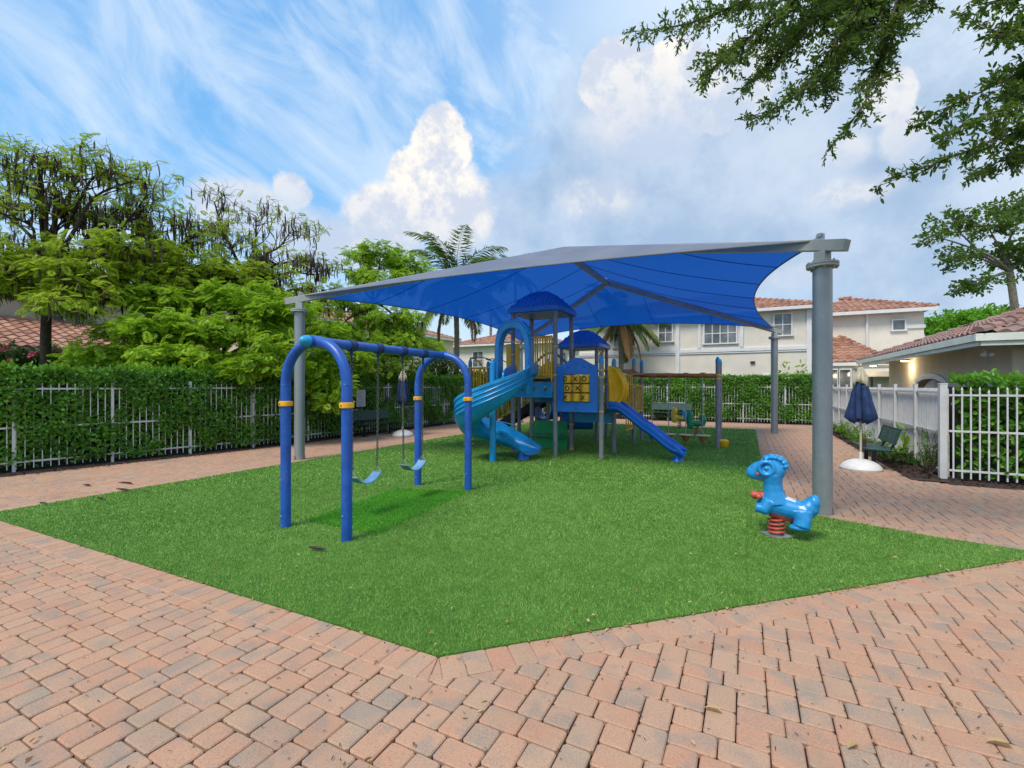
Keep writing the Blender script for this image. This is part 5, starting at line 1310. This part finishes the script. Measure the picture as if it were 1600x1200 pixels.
    def trough(name, P, half, depth, mat, th=.028, flare=1.0, ribs=True, bank=0.0, outer=None):
        n = len(P); vs = []; prof = []
        K = 16
        for i, p in enumerate(P):
            t = (P[min(i+1, n-1)]-P[max(i-1, 0)]); t2 = Vector((t.x, t.y, 0)).normalized(); s = Vector((t2.y, -t2.x, 0)); up = UP
            f = i/(n-1); dep = depth*(1.0 if f < .86 else max(.35, 1-(f-.86)/.14*.62)); hf = half*(1+(.18*max(0, (f-.86)/.14)))
            ring = []
            oc = outer(f) if outer else 1.0
            for k in range(K+1):
                a = PI*k/K; x = -math.cos(a)*hf; z = dep*(1-math.sin(a)**.55); 
                if x < 0: z *= oc
                ring.append((x, z))
            lip = .045; L0 = ring[0]; L1 = ring[-1]
            outp = [(L0[0]-lip, L0[1]-.05), (L0[0]-lip, L0[1]+.018)]+[(L0[0]-.005, L0[1]+.022)]+ring[1:-1]+[(L1[0]+.005, L1[1]+.022), (L1[0]+lip, L1[1]+.018), (L1[0]+lip, L1[1]-.05)]
            under = [(x*(1+th/half)+0, z-th*(1.0 if abs(x) < hf*.8 else .2)) for x, z in ring]
            under = [(ring[k][0]+(-th if k < 3 else (th if k > K-3 else 0)), ring[k][1]-(th if 2 < k < K-2 else .03)) for k in range(K, -1, -1)]
            full = outp+under; vs += [p+s*x+up*z for x, z in full]
        m_ = len(full); fs = []
        for i in range(n-1):
            for k in range(m_): k2 = (k+1) % m_; fs.append((i*m_+k, i*m_+k2, (i+1)*m_+k2, (i+1)*m_+k))
        fs.append(tuple(range(m_))[::-1]); fs.append(tuple((n-1)*m_+k for k in range(m_)))
        mb = MB(); mb.add(vs, fs); ob = mb.build(name, mat, root, o=o, smooth=50); return ob
    sl = trough('spiral_slide', P, .27, .33, 'slide_cyan', outer=lambda f: 1.0+.95*math.sin(PI*min(1, max(0, (f-.05)/.8)))**.8)
    m = MB(); m.lathe([(.075, 0), (.075, 2.28)], (-5.22, 9.27, 0), 20); m.lathe([(.075, 2.28), (.05, 2.33), (.01, 2.35)], (-5.22, 9.27, 0), 20); m.build('centre_post', 'slide_cyan', sl, o=o, smooth=40)
    # flutes outside the trough wall
    fl = MB()
    for off, zz in ((1, .47), (1, .37), (1, .27)):
        pts = []
        for i in range(int(n*.08), int(n*.86)):
            p = P[i]; t = P[min(i+1, n-1)]-P[max(i-1, 0)]; t2 = Vector((t.x, t.y, 0)).normalized(); s = Vector((t2.y, -t2.x, 0)); pts.append(p-s*(.27+.035)+UP*(zz))
        fl.tube(pts, .013, 6)
    fl.build('slide_flutes', 'slide_cyan', sl, o=o, smooth=50)
    # hood: rounded frame you sit under
    hb = Vector((-5.06, 10.02, 1.80)); m = MB(); pts = []; hw = .47
    for k in range(0, 33):
        t = PI*k/32; pts.append((hw*math.copysign(abs(math.cos(t))**.8, math.cos(t)), .80+.72*math.sin(t)**.85))
    ring = [(hw, 0)]+pts+[(-hw, 0)]
    inner = [(x*.74, z*.88+.0 if z > .2 else z) for x, z in ring]
    m.prism([(x, z) for x, z in ring]+[(x, z) for x, z in reversed(inner)], hb, (1, 0, 0), (0, 0, 1), .26); m.build('slide_hood', 'slide_cyan', sl, o=o, smooth=40, bevel=.03, seg=3)
    m = MB(); top = [(x*1.06, z*1.03+.0) for x, z in ring if z > 1.15]; tin = [(x*.96, z*.97) for x, z in ring if z > 1.15]
    m.prism(top+tin[::-1], hb, (1, 0, 0), (0, 0, 1), .17); m.build('hood_rim', 'slide_cyan', sl, o=o, smooth=40, bevel=.015)
    m = MB(); m.tube([hb+Vector((-.36, .02, 1.02)), hb+Vector((.36, .02, 1.02))], .016, 8); m.build('hood_bar', 'galv', sl, o=o, smooth=50)
    for sx in (-1, 1): MB().box(hb+Vector((sx*.40, .0, .0)), (.12, .30, .56)).build('hood_leg', 'slide_cyan', sl, o=o, bevel=.03)
    m = MB(); m.lathe([(.17, 0), (.14, .05), (.11, .20)], (-4.72, C0.y+rr, 0), 20); m.build('slide_foot', 'slide_blue', sl, o=o, smooth=50)
    # straight wavy slide
    q = [Vector((-2.98, 11.22, 1.12)), Vector((-2.75, 11.22, 1.10)), Vector((-2.5, 11.22, .93)), Vector((-2.2, 11.22, .70)), Vector((-1.95, 11.22, .53)), Vector((-1.70, 11.22, .33)), Vector((-1.50, 11.22, .20)), Vector((-1.27, 11.22, .16))]
    s2 = trough('straight_slide', bez(q, 6), .23, .24, 'slide_blue')
    m = MB()
    for dv in (-.255, .255):
        m.tube([p+Vector((0, dv, .10)) for p in bez(q, 6)], .03, 8)
    m.build('slide_side_tubes', 'slide_blue', s2, o=o, smooth=50)
    m = MB(); m.lathe([(.16, 0), (.12, .05), (.09, .15)], (-1.42, 11.22, 0), 18); m.build('slide_foot', 'slide_blue', s2, o=o, smooth=50)
    # yellow curled entry shields above the straight slide
    for dv, sg in ((-.36, 1), (.36, -1)):
        m = MB(); vs = []; a_, b_ = 14, 8
        for i in range(a_+1):
            t = i/a_; z = 1.22+1.0*t; w = .34*math.sin(PI*(.12+.80*t))**.7
            for j in range(b_+1):
                s = j/b_; vs.append((U[2]+.06+w*s+.05*math.sin(3*t), 11.20+dv*.78+sg*.16*math.sin(PI*s)*math.sin(PI*t)+.05*math.cos(4*t), z))
        fs = [(i*(b_+1)+j, i*(b_+1)+j+1, (i+1)*(b_+1)+j+1, (i+1)*(b_+1)+j) for i in range(a_) for j in range(b_)]
        m.add(vs, fs); ob = m.build('slide_shield', 'yellow', root, o=o, smooth=60); md = ob.modifiers.new('solid', 'SOLIDIFY'); md.thickness = .035
    # overhead beams with hanging stepping pods
    for v in (14.0, 15.16):
        m = MB(); m.tube([(U[2], v, 2.08), (-.72, v, 2.04)], .055, 14); bm_ = m.build('overhead_beam', 'orange', root, o=o, smooth=50)
        if v < 15:
            for i, px in enumerate((1019, 1045, 1071.5, 1098)):
                p = at_v(px, 680, 14.0); zt = 2.06; x = p.x
                m = MB(); m.tube([(x-.06, v, zt), (x+.06, v, zt)], .068, 14); m.build('clamp', 'orange', bm_, o=o, smooth=50)
                m = MB(); m.tube([(x, v, .34), (x, v, 2.02)], .012, 6); rp = m.build('hanging_rod', 'galv', bm_, o=o)
                zz = .27; m = MB(); m.lathe([(.03, zz-.10), (.055, zz-.10), (.085, zz-.03), (.12, zz+.04), (.125, zz+.055)], (x, v, 0), 20, fold=5, amp=.03); pd = m.build('step_pod', 'rust' if i else 'slide_cyan', root, o=o, smooth=60)
                m = MB(); m.lathe([(.125, zz+.056), (.205, zz+.075), (.205, zz+.09), (.15, zz+.10), (.02, zz+.105)], (x, v, 0), 30, fold=5, amp=.07); m.build('pod_tread', 'podtop' if i else 'cap_blue', pd, o=o, smooth=60)
                m = MB(); m.tube([(x, v, .02), (x, v, .17)], .009, 6); m.build('tether', 'chain', pd, o=o)
    m = MB(); m.lathe([(.10, 0), (.14, .05), (.16, .20), (.10, .24)], (-.60, 14.32, 0), 20); m.build('ground_pod', 'yellow', root, o=o, smooth=50)
    # loop ladder between the low posts
    m = MB()
    for z in (2.14,): m.tube([(U[1]+.05, Vv[1], z), (U[2], Vv[1], z)], .018, 8)
    m.tube([(U[2], Vv[1], 2.16), (U[2], Vv[3], 2.24)], .022, 8); m.tube([(U[2]+.35, Vv[1]+.1, 2.05), (U[2]+.35, Vv[3]-.1, 2.10)], .022, 8)
    for k in range(5): v = Vv[1]+.25+k*.45; m.tube([(U[2], v, 2.17+.017*k), (U[2]+.35, v, 2.06)], .014, 6)
    m.tube([(U[2], Vv[0], 2.14), (U[2], Vv[1], 2.14)], .022, 8); m.tube([(U[2], Vv[0], 1.95), (U[2], Vv[1], 1.95)], .018, 8)
    m.build('loop_ladder', 'orange', root, o=o, smooth=50)
    bars('side_ladder', (U[2]+.02, Vv[2]+.1, 0), (U[2]+.02, Vv[3]-.3, 0), .5, 2.05, 3, 'ygold', .016)
    # green seat counter under the tower
    sh = [(0, .03), (1.0, .03), (1.0, .36), (0, .36)]; m = MB(); m.prism(sh, (U[0]+.06, Vv[1], 0), (1, 0, 0), (0, 0, 1), .05)
    top = [(0, .44), (1.0, .44), (1.0, .76), (.94, .80), (.06, .80), (0, .76)]; m.prism(top, (U[0]+.06, Vv[1], 0), (1, 0, 0), (0, 0, 1), .05)
    m.box((U[0]+.58, Vv[1]-.02, .38), (1.04, .30, .03)); m.build('green_counter', 'green_p', root, o=o, bevel=.012)
    # blue tunnel behind
    def ringtube(name, c, r, R0_, L, mat, ax):
        ax = Vector(ax).normalized(); c = Vector(c); s = ax.cross(UP).normalized(); m = MB(); n = 28; prof = [(R0_, 0), (R0_, L), (R0_-r, L), (R0_-r, 0)]
        vs = [c+ax*y+(s*math.cos(2*PI*k/n)+UP*math.sin(2*PI*k/n))*q for q, y in prof for k in range(n)]
        fs = [(i*n+k, i*n+(k+1) % n, ((i+1) % 4)*n+(k+1) % n, ((i+1) % 4)*n+k) for i in range(4) for k in range(n)]; m.add(vs, fs)
        return m.build(name, mat, root, o=o, smooth=40)
    c = at_Y(846, 636, 14.6); ringtube('crawl_tunnel', c, .05, .43, .5, 'slide_blue', (.25, 1, 0))
    c = at_Y(879, 655, 13.9); ringtube('crawl_tunnel', c, .05, .30, .9, 'panel_blue', (.9, .35, 0))
    # stair with dark stringers
    a = Vector((-7.9, 13.25, .12)); b = Vector((-5.5, 13.25, 1.42)); m = MB()
    for dv in (0, .8): m.beam(a+Vector((0, dv, 0)), b+Vector((0, dv, 0)), .05, .22)
    for k in range(7): p = a.lerp(b, (k+.5)/7); m.box(p+Vector((0, .4, .04)), (.26, .8, .04))
    m.build('stairs', 'dark', root, o=o)
    m = MB()
    for dv in (-.03, .83):
        m.tube([a+Vector((0, dv, .2)), b+Vector((0, dv, .2))], .016, 8); m.tube([a+Vector((0, dv, .8)), b+Vector((0, dv, .8))], .02, 8)
        for k in range(15): p = a.lerp(b, k/14)+Vector((0, dv, 0)); m.tube([p+UP*.2, p+UP*.8], .011, 6)
    m.build('stair_railing', 'yellow', root, o=o, smooth=50)
    post(-6.35, 12.95, 1.6, False); post(-5.9, 13.3, 1.4, False)
play()
def peg_pole():
    b = at_z(732, 697); root = empty('peg_climber', b, 'slim climbing pole with cream pegs beside the far swing post', 'climbing pole'); m = MB(); m.tube([b, b+UP*.62], .02, 10); m.build('pole', 'galv', root, o=b)
    for k in range(5):
        z = .06+.125*k; m = MB()
        for s in (1, -1): q = b+CR*s*(.05+.0)+UP*z; m.tube([b+UP*z, b+CR*s*.15+UP*(z+.01*s)], [.014, .022], 8)
        m.build('peg', 'podtop', root, o=b, smooth=50)
peg_pole()

# ================================================================== SPRING RIDERS
def coil(mb, c, r, z0, z1, turns, w):
    n = int(turns*16); mb.tube([Vector(c)+Vector((r*(1-.18*abs(2*i/n-1)**3)*math.cos(2*PI*i/16), r*(1-.18*abs(2*i/n-1)**3)*math.sin(2*PI*i/16), z0+(z1-z0)*i/n)) for i in range(n+1)], w, 7)
def remesh(mb, name, mat, parent, vox, it=4):
    ob = mb.build(name, mat, parent, smooth=0); r = ob.modifiers.new('r', 'REMESH'); r.mode = 'VOXEL'; r.voxel_size = vox; r.use_smooth_shade = True
    s = ob.modifiers.new('s', 'SMOOTH'); s.factor = .6; s.iterations = it; return ob
def lamb_rider():
    """local frame: -x = where it looks, z up, origin at spring base"""
    b = at_z(1213, 838); root = empty('spring_rider', b, 'cyan curly-horned lamb spring rider on a coral spring by the silver pole', 'spring rider', 'spring riders on the turf', rz=HEAD-R(32))
    k = 1/134.0; p = lambda px, py, y=0: ((px-1213)*k*(.90 if px > 1213 else 1), y, (838-py)*k)
    m = MB(); 
    m.ball(p(1207, 735), (.145, .115, .135)); m.ball(p(1192, 738), (.13, .10, .115)); m.ball(p(1182, 741), (.085, .08, .086))
    m.tube([p(1207, 742), p(1208, 756), p(1209, 768), p(1212, 786)], [.12, .100, .104, .145], 16)
    m.ball(p(1211, 789), (.14, .115, .13))
    m.tube([p(1205, 787), p(1225, 791), p(1245, 794), p(1257, 795)], [.13, .118, .115, .12], 16)
    m.tube([p(1252, 795), p(1263, 786), p(1270, 774)], [.11, .10, .06], 14); m.ball(p(1268, 779), (.06, .085, .09))
    for s in (1, -1):
        y = s*.085
        m.tube([p(1204, 784, y*.7), p(1196, 795, y*1.1), p(1185, 793, y*1.15)], [.095, .075, .055], 12); m.tube([p(1196, 790, y), p(1202, 799, y*1.1)], [.07, .04], 12)
        m.tube([p(1251, 794, y*.8), p(1252, 805, y*1.15), p(1250, 814, y*1.25)], [.10, .085, .088], 14); m.ball((p(1247, 820)[0], y*1.25, p(0, 816)[2]), (.105, .07, .035))
    # curls over the head
    for i in range(6):
        a = R(5+i*24); c = p(1209, 731); m.ball((c[0]+.125*math.cos(a), 0, c[2]+.02+.105*math.sin(a)), (.042, .085, .036))
    for s in (1, -1):
        c = p(1200, 731); m.tube([(c[0]+.075*math.cos(t), s*.105, c[2]+.075*math.sin(t)) for t in [2*PI*i/18 for i in range(18)]], .024, 8, closed=True)
        m.ball((c[0], s*.105, c[2]), (.026, .02, .026))
    remesh(m, 'body', 'rider_blue', root, .0085, 2)
    m = MB(); m.v = []; st = MB(); st.tube([p(1216, 774), p(1230, 783), p(1243, 787)], [.075, .092, .085], 12)
    st2 = MB(); st2.box(p(1230, 777), (.17, .12, .02), mat=Euler((0, R(15), 0)).to_matrix()); st2.build('seat_pad', 'white_pl', root, bevel=.008)
    m = MB()
    for s in (1, -1): m.tube([(p(1190, 0)[0], 0, p(0, 776)[2]), (p(1190, 0)[0], s*.10, p(0, 776)[2])], .028, 12); m.ball((p(1190, 0)[0], s*.105, p(0, 776)[2]), .030)
    m.tube([p(1184, 777), p(1205, 778)], .044, 12); m.ball(p(1183, 777), .047); m.build('handle', 'coral', root, smooth=60)
    m = MB(); m.tube([p(1207, 800), p(1220, 802), p(1240, 804)], [.07, .075, .06], 14); m.ball(p(1216, 802), (.09, .08, .045)); m.build('spring_mount', 'coral', root, smooth=60)
    m = MB(); coil(m, (0, 0, 0), .082, .03, .235, 4.5, .0135); m.build('spring', 'coral', root, smooth=60)
    m = MB(); m.box((0, 0, .022), (.25, .25, .012), R(40)); m.build('base_plate', 'galv', root, bevel=.003)
    m = MB()
    for s in (1, -1):
        for px, py, y in ((1195, 787, .128), (1248, 807, .165)): m = MB(); m.ball(p(px, py, s*y), (.014, .014, .014), 10, 8); m.build('bolt', 'chain', root, smooth=60)
    m = MB()
    for s in (1, -1): m.ball(p(1189, 741, s*.088), (.024, .02, .018), 10, 8)
    m.build('cheek', 'coral', root, smooth=60)
lamb_rider()
def small_rider(label, px, py, mat, mat2, s, rz, tailmat, coilmat, head=1.0):
    b = at_z(px, py); root = empty('spring_rider', b, label, 'spring rider', 'spring riders on the turf', rz=rz)
    m = MB(); m.tube([(-.22*s, 0, .30), (-.25*s, 0, .52), (-.21*s, 0, .74), (-.22*s, 0, .84)], [.10, .115, .12, .08], 14); m.tube([(-.22*s, 0, .80), (-.34*s, 0, .78)], [.085, .055], 12)
    m.tube([(-.2*s, 0, .48), (0, 0, .42), (.2*s, 0, .44)], [.12, .11, .12], 14); m.tube([(-.2*s, .0, .40), (-.24*s, 0, .24)], [.13, .10], 12); remesh(m, 'body', mat, root, .015)
    m = MB(); m.tube([(.18*s, 0, .36), (.24*s, 0, .55), (.22*s, 0, .70)], [.12, .12, .08], 12); m.ball((.22*s, 0, .66), (.09, .08, .10)); remesh(m, 'tail', tailmat, root, .015)
    m = MB(); m.tube([(-.16, -.18, .62), (-.16, .18, .62)], .018, 8); m.build('handle', mat2, root, smooth=60)
    m = MB(); m.box((0, 0, .53), (.18, .18, .04)); m.build('seat', mat2, root, bevel=.015)
    m = MB(); coil(m, (0, 0, 0), .08, .02, .33, 4.5, .014); m.build('spring', coilmat, root, smooth=60)
    m = MB(); m.box((0, 0, .01), (.26, .26, .02)); m.build('base_plate', 'galv', root)
small_rider('yellow-headed spring rider with pale blue tail near the far bench', 1061.5, 669.5, 'rider_yellow', 'rust', .9, HEAD+R(-10), 'cap_blue', 'chain')
small_rider('green spring rider with yellow seat behind the hanging pods', 1088, 680.5, 'rider_green', 'rider_yellow', .95, HEAD+R(-8), 'rider_green', 'coral')

# ================================================================== BENCHES, UMBRELLAS, SIGN
def bench(label, loc, rz, Lb=1.8, group='dark green metal benches'):
    root = empty('park_bench', loc, label, 'bench', group, rz)
    def slab(y0, z0, y1, z1, name):
        m = MB(); d = Vector((0, y1-y0, z1-z0)); m.beam((-Lb/2, (y0+y1)/2, (z0+z1)/2), (Lb/2, (y0+y1)/2, (z0+z1)/2), .01, .01); m = MB()
        ang = math.atan2(z1-z0, y1-y0); q = Euler((ang, 0, 0)).to_matrix(); w = d.length; n = 7
        m.box((0, (y0+y1)/2, (z0+z1)/2), (Lb, .02, .02), mat=q) if False else None
        for i in range(n): t = (i+.5)/n; m.box((0, y0+(y1-y0)*t, z0+(z1-z0)*t), (Lb-.04, w/n*.93, .018), mat=q)
        for s in (-1, 1): m.box((s*(Lb/2-.015), (y0+y1)/2, (z0+z1)/2), (.03, w+.02, .03), mat=q)
        for t in (0, 1): m.box((0, y0+(y1-y0)*t, z0+(z1-z0)*t), (Lb, .028, .034), mat=q)
        m.build(name, 'bench_green', root, bevel=.005)
    slab(-.22, .44, .20, .42, 'seat'); slab(.27, .56, .36, .86, 'backrest')
    for s in (-1, 1):
        x = s*(Lb/2-.32); m = MB(); m.box((x, -.02, .20), (.055, .075, .40)); m.tube(bez([(x, -.15, .39), (x, .1, .39), (x, .24, .42), (x, .31, .52), (x, .37, .72), (x, .39, .80)], 4), .024, 8); m.box((x, 0, .008), (.16, .16, .016)); m.build('leg', 'bench_leg', root, smooth=40)
# right bench stands parallel to the white fence, its back towards it
q1 = at_z(1371, 733); bench('dark green bench with a brown carton beside the white panel fence', (2.42, q1.y+.42, 0), R(-90), 1.35)
bc = Vector((2.28, q1.y+.30, .455))
c = empty('carton', bc, 'small brown carton left on the right bench seat', 'carton'); m = MB(); m.box((0, 0, .065), (.075, .075, .13)); m.add([(-.037, -.037, .13), (.037, -.037, .13), (.037, .037, .13), (-.037, .037, .13), (-.037, 0, .165), (.037, 0, .165)], [(0, 1, 5, 4), (2, 3, 4, 5), (1, 2, 5), (3, 0, 4)]); m.build('box', 'bottle', c, bevel=.003)
q = at_z(580, 679); bench('green slatted bench against the left hedge seen through the swing', (-11.75, q.y, 0), R(90), 1.9)
q = at_z(1050, 662); bench('green bench in front of the far fence behind the spring riders', (q.x-.3, 24.0, 0), 0.0, 1.95)
def umbrella(label, base, h, zc0, zc1, w, lean=0.0):
    root = empty('closed_umbrella', base, label, 'umbrella', 'closed navy umbrellas with cream tops')
    m = MB(); m.lathe([(.36, 0), (.37, .03), (.355, .07), (.31, .12), (.23, .17), (.13, .205), (.055, .215), (.05, .215)], (0, 0, 0), 40); m.lathe([(.035, .20), (.035, .36)], (0, 0, 0), 16); m.build('base', 'white_pl', root, smooth=35)
    m = MB(); m.tube([(0, 0, .14), (0, 0, h)], .021, 12); m.build('pole', 'cream', root, smooth=50)
    # folded canvas with deep pleats
    def pleat(name, mat, prof, fold, amp, n=96, ph=0, skew=.0):
        V = []; 
        for i, (r, z) in enumerate(prof):
            for k in range(n):
                a = 2*PI*k/n; g = abs(math.sin(a*fold/2+ph+.35*math.sin(z*5)))**.7; rr = r*(1-amp+amp*g)*(1+.14*math.sin(a*2+z*3)); zz = z+(.045*math.sin(a*3+1)+.05*g if i >= len(prof)-2 else 0)
                V.append((rr*math.cos(a)+skew*(h-z), rr*math.sin(a)*.8, zz))
        Fq = [(i*n+k, i*n+(k+1) % n, (i+1)*n+(k+1) % n, (i+1)*n+k) for i in range(len(prof)-1) for k in range(n)]
        m = MB(); m.v = V; m.f = Fq; ob = m.build(name, mat, root, smooth=60); md = ob.modifiers.new('s', 'SOLIDIFY'); md.thickness = .006
    H = zc1-zc0
    pleat('canopy', 'navy', [(w*.40, zc1-.22*H), (w*.50, zc1-.30*H), (w*.70, zc1-.45*H), (w*.80, zc1-.60*H), (w*.95, zc1-.78*H), (w*1.02, zc1-.90*H), (w*.80, zc1-.97*H), (w*.45, zc0)], 8, .52)
    pleat('top_vent', 'cream', [(w*.07, zc1), (w*.20, zc1-.04*H), (w*.36, zc1-.14*H), (w*.50, zc1-.24*H), (w*.60, zc1-.34*H)], 8, .40, ph=.4)
    m = MB(); m.lathe([(.018, zc1), (.03, zc1+.02), (.028, zc1+.05), (.008, zc1+.07)], (0, 0, 0), 14); m.build('finial', 'cream', root, smooth=60)
b = at_z(1345, 733); umbrella('closed navy umbrella with cream top beside the right bench', b, 2.12, .96, 2.15, .265)
b = at_z(629.5, 681); umbrella('closed navy umbrella between the left bench and far swing arch', b, 2.3, 1.10, 2.30, .27)
def sign():
    p = at_u(563, 621, -12.22); root = empty('notice_sign', (p.x, p.y, 0), 'white rectangular notice sign fixed to the left picket fence', 'sign'); a = at_u(556, 609, -12.22); b = at_u(570, 635, -12.22)
    m = MB(); m.box((.03, 0, (a.z+b.z)/2), (.012, abs(b.y-a.y), abs(a.z-b.z))); m.build('board', 'sign_w', root)
    m = MB(); n = 11
    for i in range(n): z = b.z+(a.z-b.z)*(i+.8)/(n+.6); m.box((.0375, random.uniform(-.03, .03), z), (.002, abs(b.y-a.y)*random.uniform(.55, .8), .008))
    m.build('text_lines', 'chain', root)
sign()

# ================================================================== LITTER
def litter():
    n = 420; P = []
    while len(P) < n:
        px = random.uniform(-50, 1650); py = 603+ (1220-603)*random.random()**1.1
        if py < 650: continue
        g = at_z(px, py); 
        ins = inside(np.array([[g.x, g.y]]), TURF)[0]
        if not ins and random.random() < .85: continue
        if g.y > 24 or g.x < -12.6 or (g.x > 3 and g.y > 11): continue
        P.append((g.x, g.y, (.040 if ins else .008)+random.uniform(0, .01)))
    P = np.array(P); m = len(P); D = rnd(m); D[:, 2] *= .25; N = rnd(m)*.45; N[:, 2] += 1; L = rng.uniform(.012, .04, m)
    V, F = leaves(P, D, N, L, L*.42, .35); M['dry_leaf'] = leafmat('dry_fallen_leaf', [(.16, .06, .03), (.34, .16, .07), (.55, .42, .22), (.20, .07, .05)], .1, .7)
    tag(np_mesh('fallen_leaves', V, F, 'dry_leaf'), 'small dry leaves scattered over turf and bricks', 'leaves', None, 'stuff')
    eb = []
    for A_, B_, kk in ((TURF[1], TURF[2], 230), (TURF[0], TURF[1], 70), (TURF[3], TURF[4], 40)):
        d_ = np.array(B_)-np.array(A_); d_ /= np.linalg.norm(d_); nn_ = np.array([d_[1], -d_[0]])
        for _ in range(kk):
            t_ = rng.uniform(0, 1)**(.8); q_ = np.array(A_)*(1-t_)+np.array(B_)*t_+nn_*abs(rng.normal(0, .05)); eb.append((q_[0], q_[1], .016))
    eb = np.array(eb); m = len(eb); L = rng.uniform(.010, .045, m)
    V, F = leaves(eb, rnd(m)*np.array([1, 1, .2]), np.tile([0, 0, 1.], (m, 1))+rnd(m)*.4, L, L*.35, .3); tag(np_mesh('edge_litter', V, F, 'dry_leaf'), 'dry leaf crumbs gathered along the turf edge', 'leaves', None, 'stuff')
    n = 240; P = []
    for _ in range(n): g = at_z(random.uniform(-50, 1650), 700+520*random.random()**.8); P.append((g.x, g.y, (.042 if inside(np.array([[g.x, g.y]]), TURF)[0] else .009)))
    P = np.array(P); V, F = leaves(P, rnd(n)*np.array([1, 1, .1]), np.tile([0, 0, 1.], (n, 1))+rnd(n)*.2, rng.uniform(.012, .035, n), .005, .3); tag(np_mesh('twig_bits', V, F, 'pod'), 'tiny dark twig bits scattered on the bricks', 'twigs', None, 'stuff')
    pods = [(195, 757, 16, 'curved dark seed pod on the brick path near the left fence', 1), (193, 769.5, 17, 'straight dark seed pod on the turf edge at the left', 0), (157, 783.5, 8, 'short dark seed pod on the turf at the left', 0), (496, 864, 18, 'dark seed pod on the turf just left of the near swing post', 0), (135, 760, 8, 'thin curled seed pod lying on the left brick path', 1), (68, 788, 10, 'dark seed pod lying along the left turf edge', 0)]
    for px, py, w, lab, cv in pods:
        g = at_z(px, py); L = w/720*(1260/(py-603)); a = R(random.uniform(-15, 15))+(R(12) if cv else 0); m = MB(); pts = []
        for k in range(7): t = k/6-.5; pts.append(CR*(t*L*2*.9)+CF*(cv*(.35*L*(1-(2*t)**2))-t*L*.5)+UP*(.018+.012*cv*abs(t)))
        m.tube(pts, [.004, .012, .016, .017, .016, .011, .003], 6); ob = m.build('seed_pod', 'pod', None, smooth=60); ob.location = (g.x, g.y, .035 if inside(np.array([[g.x, g.y]]), TURF)[0] else .002)
        tag(ob, lab, 'seed pod', 'fallen seed pods')
    for px, py, lab, s, c in ((1129, 1117, 'rust-brown curled leaf on the bricks in the right foreground', .045, 'rust'), (1583, 1172, 'orange curled leaf on the bricks at the lower right', .05, 'yellow'), (1340, 1165, 'brown leaf lying on the bricks below the right turf corner', .04, 'rust')):
        g = at_z(px, py); a = random.uniform(0, 6); V, F = leaves(np.array([[0, 0, .004]]), np.array([[math.cos(a), math.sin(a), .15]]), np.array([[.1, .2, 1.]]), s*2, s*.8, .5)
        m = MB(); m.v = [tuple(v) for v in V]; m.f = [tuple(f) for f in F]; ob = m.build('fallen_leaf', 'dry_leaf'); ob.location = (g.x, g.y, .006); tag(ob, lab, 'leaf', 'single fallen leaves')
litter()
